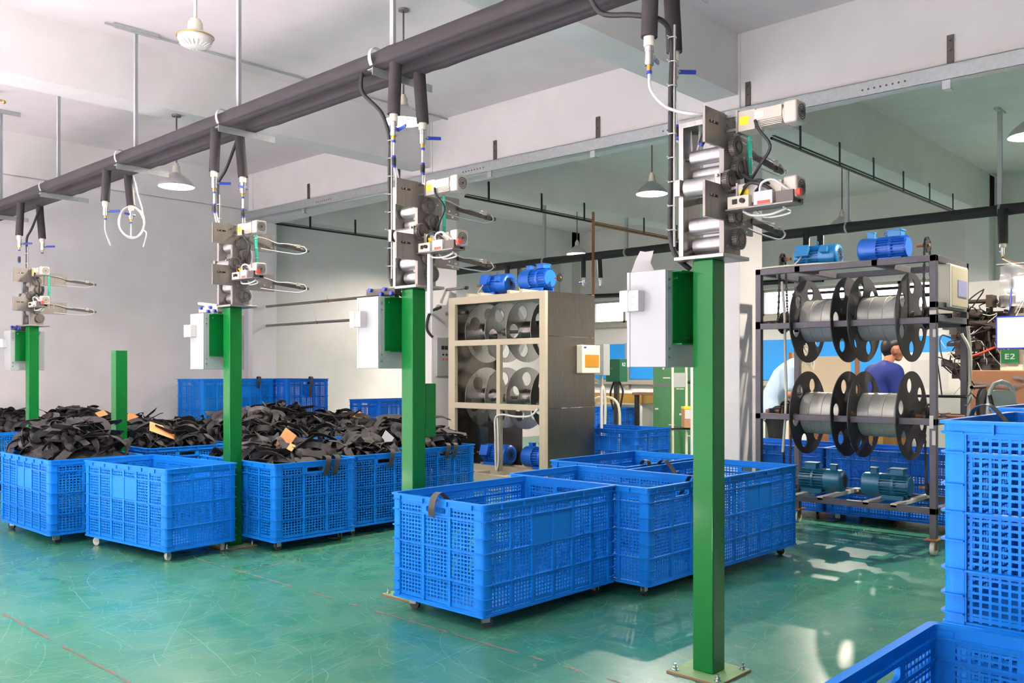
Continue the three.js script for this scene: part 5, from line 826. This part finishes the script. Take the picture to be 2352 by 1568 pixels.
{ // the wired machine at the right edge
  const t = thing('wired_machine', 'dark machine tangled in wires and tubes at the right edge', 'machine', [9.8, 0, -2.45]);
  parts('column', [box(0.5, 1.6, 0.45, 0.35, 0.8, -0.15), box(0.4, 0.5, 0.35, 0.35, 1.75, -0.1)], std(0x3a2a22, 0.6), t);
  part('pedestal', [rbox(0.2, 1.62, 0.2, 0.01, -0.18, 0.81, 0.1)], M.cream, t);
  const blocks = []; for (let i = 0; i < 46; i++) blocks.push(box(rr(0.04, 0.16), rr(0.03, 0.14), rr(0.04, 0.16), rr(-0.15, 0.25), rr(1.35, 2.15), rr(-0.5, 0.1))); for (let i = 0; i < 26; i++) blocks.push(cyl(rr(0.012, 0.035), rr(0.08, 0.3), 'xyz'[i % 3], rr(-0.15, 0.2), rr(1.35, 2.12), rr(-0.5, 0.12), 10));
  const vb = part('valve_block', blocks, std(0x3c302a, 0.5, 0.3), t); vb.userData.kind = 'stuff'; const db = part('dark_clamp', blocks.slice(0, 18).map((g) => g.clone().translate(0.02, 0.03, -0.08)), M.steelDark, t); db.userData.kind = 'stuff';
  part('cylinder', [cyl(0.035, 0.4, 'z', -0.1, 1.86, 0.35, 16), cyl(0.015, 0.6, 'z', -0.1, 1.86, 0.4, 10), box(0.07, 0.09, 0.06, -0.1, 1.86, 0.2), box(0.1, 0.03, 0.5, -0.08, 1.96, 0.35)], M.steelDull, t);
  for (const [m, n, r, nm] of [[M.cream, 16, 0.004, 'pale_wire'], [M.black, 22, 0.007, 'black_wire'], [M.red, 3, 0.006, 'red_tube'], [M.handle, 4, 0.006, 'blue_wire']]) { const w = part(nm, Array.from({ length: n }, () => { const x = rr(-0.25, 0.1), y = rr(1.35, 2.1), z = rr(-0.5, 0.35); return tube([[x, y, z], [x - rr(0, 0.12), y + rr(-0.2, 0.2), z + rr(-0.2, 0.2)], [x - rr(0, 0.1), y - rr(0, 0.3), z + rr(-0.2, 0.25)], [x, y - rr(0.1, 0.5), z + rr(-0.2, 0.3)]], r, 18, 5); }), m, t); w.userData.kind = 'stuff'; }
  parts('red_tube', [tube([[-0.2, 1.55, -0.3], [-0.25, 1.6, -0.15], [-0.25, 1.66, 0.0], [-0.22, 1.68, 0.2], [-0.22, 1.75, 0.3]], 0.012, 24, 6), tube([[-0.2, 1.78, 0.35], [-0.24, 1.5, 0.4], [-0.22, 1.2, 0.44], [-0.2, 0.95, 0.46]], 0.01, 24, 6)], M.red, t);
  const sign = canvasTex(128, 128, (c) => { c.fillStyle = '#129a52'; c.fillRect(0, 0, 128, 128); c.fillStyle = '#f2fff6'; c.font = 'bold 76px sans-serif'; c.textAlign = 'center'; c.fillText('E2', 64, 91); });
  const pl = thing('number_sign', 'green plate lettered E2 on the cream pedestal', 'sign', [9.505, 1.553, -2.36], 0); part('plate', [box(0.008, 0.13, 0.15, 0, 0, 0)], std(0x129a52, 0.5), pl);
  const f = new THREE.Mesh(new THREE.PlaneGeometry(0.145, 0.125), std(0xffffff, 0.5, 0, { map: sign })); f.name = 'lettering'; f.rotation.y = -Math.PI / 2; f.position.x = -0.0046; pl.add(f);
  const pk = thing('document_pouch', 'clear blue-edged pouch with papers hanging on the wired machine', 'pouch', [9.42, 1.78, -2.33], 0.1); part('edge', [[0.13, 0.01, 0, 0.15], [0.13, 0.01, 0, -0.15]].map(([w, d, x, y]) => box(0.006, 0.012, 0.25, 0, y, 0)).concat([box(0.006, 0.31, 0.012, 0, 0, 0.12), box(0.006, 0.31, 0.012, 0, 0, -0.12)]), M.handle, pk); part('sheet', [box(0.003, 0.3, 0.24, 0, 0, 0)], M.paperWhite, pk);
  const cv = thing('plastic_cover', 'crumpled clear plastic cover over the top of the wired machine', 'plastic cover', [9.6, 2.25, -2.12]); { const g = new THREE.PlaneGeometry(0.7, 0.42, 24, 14), p = g.attributes.position; for (let i = 0; i < p.count; i++) p.setZ(i, 0.02 * Math.sin(p.getX(i) * 31 + p.getY(i) * 17) + 0.015 * Math.sin(p.getY(i) * 43)); g.computeVertexNormals(); part('sheet', [g.rotateY(-Math.PI / 2)], M.film, cv); part('bar', [rod([0, 0.2, -0.38], [0, 0.2, 0.38], 0.012)], M.steelDull, cv); }
  const airT = (pts, m, l) => hose('air_tube', pts, 0.008, m, l, 'tubes over the wired machine');
  airT([[11.98, 2.78, -3.05], [11, 2.55, -2.6], [9.9, 2.35, -2.1], [9.7, 2.1, -2.0]], M.cream, 'left tube from the thick black drop to the wired machine'); airT([[11.98, 2.78, -3.05], [11.2, 2.6, -2.6], [10.0, 2.3, -1.85], [9.7, 2.0, -1.75]], M.cardboard, 'right tan tube from the thick black drop to the wired machine');
  const bx = thing('wrapped_pallet', 'brown cartons wrapped in plastic film below the E2 plate', 'wrapped load', [9.0, 0, -2.0]); part('pallet', [box(0.5, 0.12, 1.3, 0.2, 0.06, 0)], M.wood, bx);
  part('carton', [rbox(0.42, 0.55, 0.6, 0.01, 0.2, 0.4, -0.32)], M.brown, bx); part('carton', [rbox(0.42, 0.55, 0.6, 0.01, 0.2, 0.4, 0.32)], M.brown, bx); part('carton', [rbox(0.42, 0.74, 1.24, 0.01, 0.2, 1.05, 0)], M.brown, bx);
  { const g = []; for (let i = 0; i < 16; i++) { const y = rr(0.95, 1.36), z = rr(-0.6, 0.4); g.push(ribbon([[-0.016, y, z], [-0.022, y + rr(-0.03, 0.03), z + 0.15], [-0.016, y + rr(-0.05, 0.05), z + 0.35]], rr(0.008, 0.03), 0.001, 10, V(1, 0, 0))); } const w = part('film_crease', g, M.film, bx); w.userData.kind = 'stuff'; }
  const st = thing('grey_tank', 'pale grey rounded backrest with a tube frame at the right edge', 'chair back', [7.0, 0, -1.79], 0.8); part('frame', [tube([[0, 0.0, -0.09], [0, 1.2, -0.092], [0, 1.3, -0.07], [0, 1.335, 0], [0, 1.3, 0.07], [0, 1.2, 0.092], [0, 0.0, 0.09]], 0.016, 50, 8)], M.boxSide, st); part('back_shell', [put(extrude(rrect(0.17, 0.15, 0.05), 0.02, 0.004), 0.01, 1.2, 0, 0, -Math.PI / 2, 0)], M.boxSide, st); part('band', [tube([[-0.02, 1.24, -0.1], [-0.03, 1.14, -0.07], [-0.03, 1.12, 0], [-0.03, 1.14, 0.07], [-0.02, 1.17, 0.1]], 0.014, 24, 7)], M.oil, st); part('seat', [rbox(0.22, 0.06, 0.2, 0.02, 0.11, 0.6, 0)], M.boxSide, st); parts('leg', [rod([0.2, 0, -0.08], [0.2, 0.6, -0.08], 0.016), rod([0.2, 0, 0.08], [0.2, 0.6, 0.08], 0.016)], M.boxSide, st);
}
// ---------------------------------------------------------------- people
function blob(bones, [cx, cy, cz], half, n, k = 0.02) {        // bones: [a, b, ra, rb]; smooth union meshed by marching cubes
  const mc = new MarchingCubes(n, M.skin, false, false, 120000); mc.isolation = 0; const A = V(), B = V(), P = V();
  const bs = bones.map(([a, b, ra, rb]) => ({ a: V(...a), d: V(...b).sub(V(...a)), ra, rb, l: Math.max(1e-6, V(...b).sub(V(...a)).lengthSq()) }));
  void A; void B;
  for (let z = 0; z < n; z++) for (let y = 0; y < n; y++) for (let x = 0; x < n; x++) {
    P.set(cx + (x / n * 2 - 1) * half, cy + (y / n * 2 - 1) * half, cz + (z / n * 2 - 1) * half); let e = 0;
    for (const q of bs) { const px = P.x - q.a.x, py = P.y - q.a.y, pz = P.z - q.a.z, u = Math.min(1, Math.max(0, (px * q.d.x + py * q.d.y + pz * q.d.z) / q.l)), d = Math.hypot(px - q.d.x * u, py - q.d.y * u, pz - q.d.z * u) - (q.ra + (q.rb - q.ra) * u); e += Math.exp(-d / k); }
    mc.field[x + y * n + z * n * n] = e > 0 ? k * Math.log(e) : -1;
  }
  mc.update();
  const g = new THREE.BufferGeometry(), c = mc.count;
  g.setAttribute('position', new THREE.BufferAttribute(mc.positionArray.slice(0, c * 3), 3)); g.setAttribute('normal', new THREE.BufferAttribute(mc.normalArray.slice(0, c * 3), 3));
  g.scale(half, half, half).translate(cx, cy, cz);
  return g;
}
function hand(w, f, side, s = 1) {       // wrist, forward direction, palm normal sideways; returns bones of palm and five bent fingers
  const F = V(...f).normalize(), S = V(...side).normalize(), N = F.clone().cross(S).normalize(), W0 = V(...w), at = (a, b, c) => W0.clone().addScaledVector(F, a * s).addScaledVector(S, b * s).addScaledVector(N, c * s).toArray(), out = [];
  for (const b of [-0.028, -0.01, 0.01, 0.028]) out.push([at(0, b * 0.6, 0), at(0.085, b, 0), 0.014, 0.012]);
  [[-0.03, 0.062], [-0.01, 0.078], [0.011, 0.074], [0.03, 0.055]].forEach(([b, l]) => out.push([at(0.088, b, 0), at(0.088 + l * 0.5, b * 1.1, 0.008), 0.0095, 0.0088], [at(0.088 + l * 0.5, b * 1.1, 0.008), at(0.088 + l * 0.85, b * 1.1, 0.035), 0.0088, 0.0075]));
  out.push([at(0.02, -0.03, 0.005), at(0.06, -0.055, 0.02), 0.013, 0.011], [at(0.06, -0.055, 0.02), at(0.09, -0.052, 0.04), 0.01, 0.0085]);
  return out;
}
function headBones(y, z, x, dx, dz) {     // centre of the head, facing direction
  const f = (a, b, c) => [x + dx * a - dz * c, y + b, z + dz * a + dx * c];
  return { skull: [[f(-0.02, 0.03, 0), f(0.02, 0.035, 0), 0.088, 0.084], [f(0.03, -0.03, 0), f(0.055, -0.085, 0), 0.062, 0.035], [f(0.085, 0.02, 0), f(0.107, -0.022, 0), 0.012, 0.014], [f(0.06, -0.02, 0.03), f(0.06, -0.02, -0.03), 0.03, 0.03], [f(0.0, 0.005, 0.083), f(0.0, -0.03, 0.08), 0.016, 0.011], [f(0.0, 0.005, -0.083), f(0.0, -0.03, -0.08), 0.016, 0.011], [f(0.085, -0.06, 0.015), f(0.085, -0.06, -0.015), 0.01, 0.01]],
    eyes: [f(0.088, 0.012, 0.03), f(0.088, 0.012, -0.03)], mouth: [f(0.094, -0.056, 0.02), f(0.094, -0.056, -0.02)],
    hair: [[f(-0.03, 0.05, 0), f(0.01, 0.065, 0), 0.09, 0.087], [f(-0.05, 0.0, 0), f(-0.04, -0.03, 0), 0.07, 0.06]] };
}
function person(label, pos, turn, pose, cloth) {
  const t = thing('person', label, 'person', pos, turn), B = pose;
  const hd = headBones(B.head[1], B.head[2], B.head[0], B.look[0], B.look[1]);
  const arms = [...B.armL, ...B.armR];
  const body = merged([blob([...B.trunk, [B.neck[0], B.neck[1], 0.055, 0.05], ...arms, ...B.legs], [0, 0.86, 0.1], 1.0, 72, 0.02), blob([...hd.skull, [B.neck[0], B.neck[1], 0.055, 0.052]], B.head, 0.17, 56, 0.012), ...B.hands.map(([w, f, s]) => blob(hand(w, f, s), w, 0.2, 56, 0.005))]);
  part('body', [body], M.skin, t);
  part('hair', [blob(hd.hair, B.head, 0.18, 48, 0.012)], M.hair, t);
  parts('eye', hd.eyes.map((e) => put(new THREE.SphereGeometry(0.012, 10, 8), ...e)), M.white, t); part('mouth', [rod(hd.mouth[0], hd.mouth[1], 0.005)], std(0x9a5548, 0.6), t);
  const fat = (list, d) => list.map(([a, b, ra, rb]) => [a, b, ra + d, rb + d]);
  part('shirt', [blob([...fat(B.trunk, 0.018), ...fat(B.sleeves, 0.02), [B.neck[0], B.neck[0], 0.068, 0.068]], [0, 1.15, 0.1], 0.62, 64, 0.022)], cloth, t);
  part('trousers', [blob(fat(B.legs, 0.016).concat(fat(B.trunk.slice(0, 1), 0.012)), [0, 0.5, 0.1], 0.72, 64, 0.02)], M.trousers, t);
  parts('shoe', B.feet.map(([x, z]) => put(new THREE.SphereGeometry(0.06, 14, 10).scale(0.8, 0.75, 2.1), x, 0.045, z)), M.black, t);
}
// figures face +z in their own axes
const legs = [[[0.09, 0.92, 0], [0.1, 0.5, 0.02], 0.09, 0.06], [[0.1, 0.5, 0.02], [0.1, 0.09, 0], 0.058, 0.042], [[-0.09, 0.92, 0], [-0.1, 0.5, 0.03], 0.09, 0.06], [[-0.1, 0.5, 0.03], [-0.1, 0.09, 0.02], 0.058, 0.042]];
person('man in a navy polo shirt, dark hair, bent over his work behind the rack', [9.55, 0, -3.64], 0.95, {
  trunk: [[[0.06, 0.96, 0], [-0.06, 0.96, 0], 0.125, 0.125], [[0, 1.05, 0.0], [0, 1.3, 0.06], 0.135, 0.15], [[0.12, 1.38, 0.08], [-0.12, 1.38, 0.08], 0.1, 0.1]], neck: [[0, 1.46, 0.1], [0, 1.55, 0.15]], head: [0, 1.64, 0.19], look: [-0.3, 0.95], legs, feet: [[0.1, 0.05], [-0.1, 0.07]],
  armL: [[[0.19, 1.4, 0.08], [0.26, 1.12, 0.1], 0.055, 0.045], [[0.26, 1.12, 0.1], [0.2, 1.05, 0.34], 0.043, 0.03]], armR: [[[-0.19, 1.4, 0.08], [-0.25, 1.12, 0.12], 0.055, 0.045], [[-0.25, 1.12, 0.12], [-0.16, 1.06, 0.36], 0.043, 0.03]],
  sleeves: [[[0.19, 1.4, 0.08], [0.25, 1.17, 0.095], 0.06, 0.055], [[-0.19, 1.4, 0.08], [-0.24, 1.17, 0.115], 0.06, 0.055]], hands: [[[0.2, 1.05, 0.34], [-0.2, -0.15, 1], [1, 0, 0.2]], [[-0.16, 1.06, 0.36], [0.2, -0.15, 1], [-1, 0, 0.2]]] }, M.navy);
person('person in a pale blue shirt and black trousers leaning forward behind the left reels', [9.9, 0, -4.98], 0.5, {
  trunk: [[[0.06, 0.94, -0.05], [-0.06, 0.94, -0.05], 0.125, 0.125], [[0, 1.05, -0.03], [0, 1.32, 0.12], 0.13, 0.145], [[0.11, 1.42, 0.17], [-0.11, 1.42, 0.17], 0.095, 0.095]], neck: [[0, 1.5, 0.22], [0, 1.57, 0.29]], head: [0, 1.65, 0.34], look: [0, 1], legs, feet: [[0.1, 0.05], [-0.1, 0.07]],
  armL: [[[0.18, 1.42, 0.17], [0.24, 1.15, 0.16], 0.05, 0.042], [[0.24, 1.15, 0.16], [0.18, 1.04, 0.38], 0.04, 0.028]], armR: [[[-0.18, 1.42, 0.17], [-0.24, 1.15, 0.16], 0.05, 0.042], [[-0.24, 1.15, 0.16], [-0.15, 1.04, 0.38], 0.04, 0.028]],
  sleeves: [[[0.18, 1.42, 0.17], [0.23, 1.22, 0.165], 0.055, 0.05], [[-0.18, 1.42, 0.17], [-0.23, 1.22, 0.165], 0.055, 0.05]], hands: [[[0.18, 1.04, 0.38], [-0.2, -0.2, 1], [1, 0, 0.2]], [[-0.15, 1.04, 0.38], [0.2, -0.2, 1], [-1, 0, 0.2]]] }, M.paleShirt);

renderer.render(scene, camera);
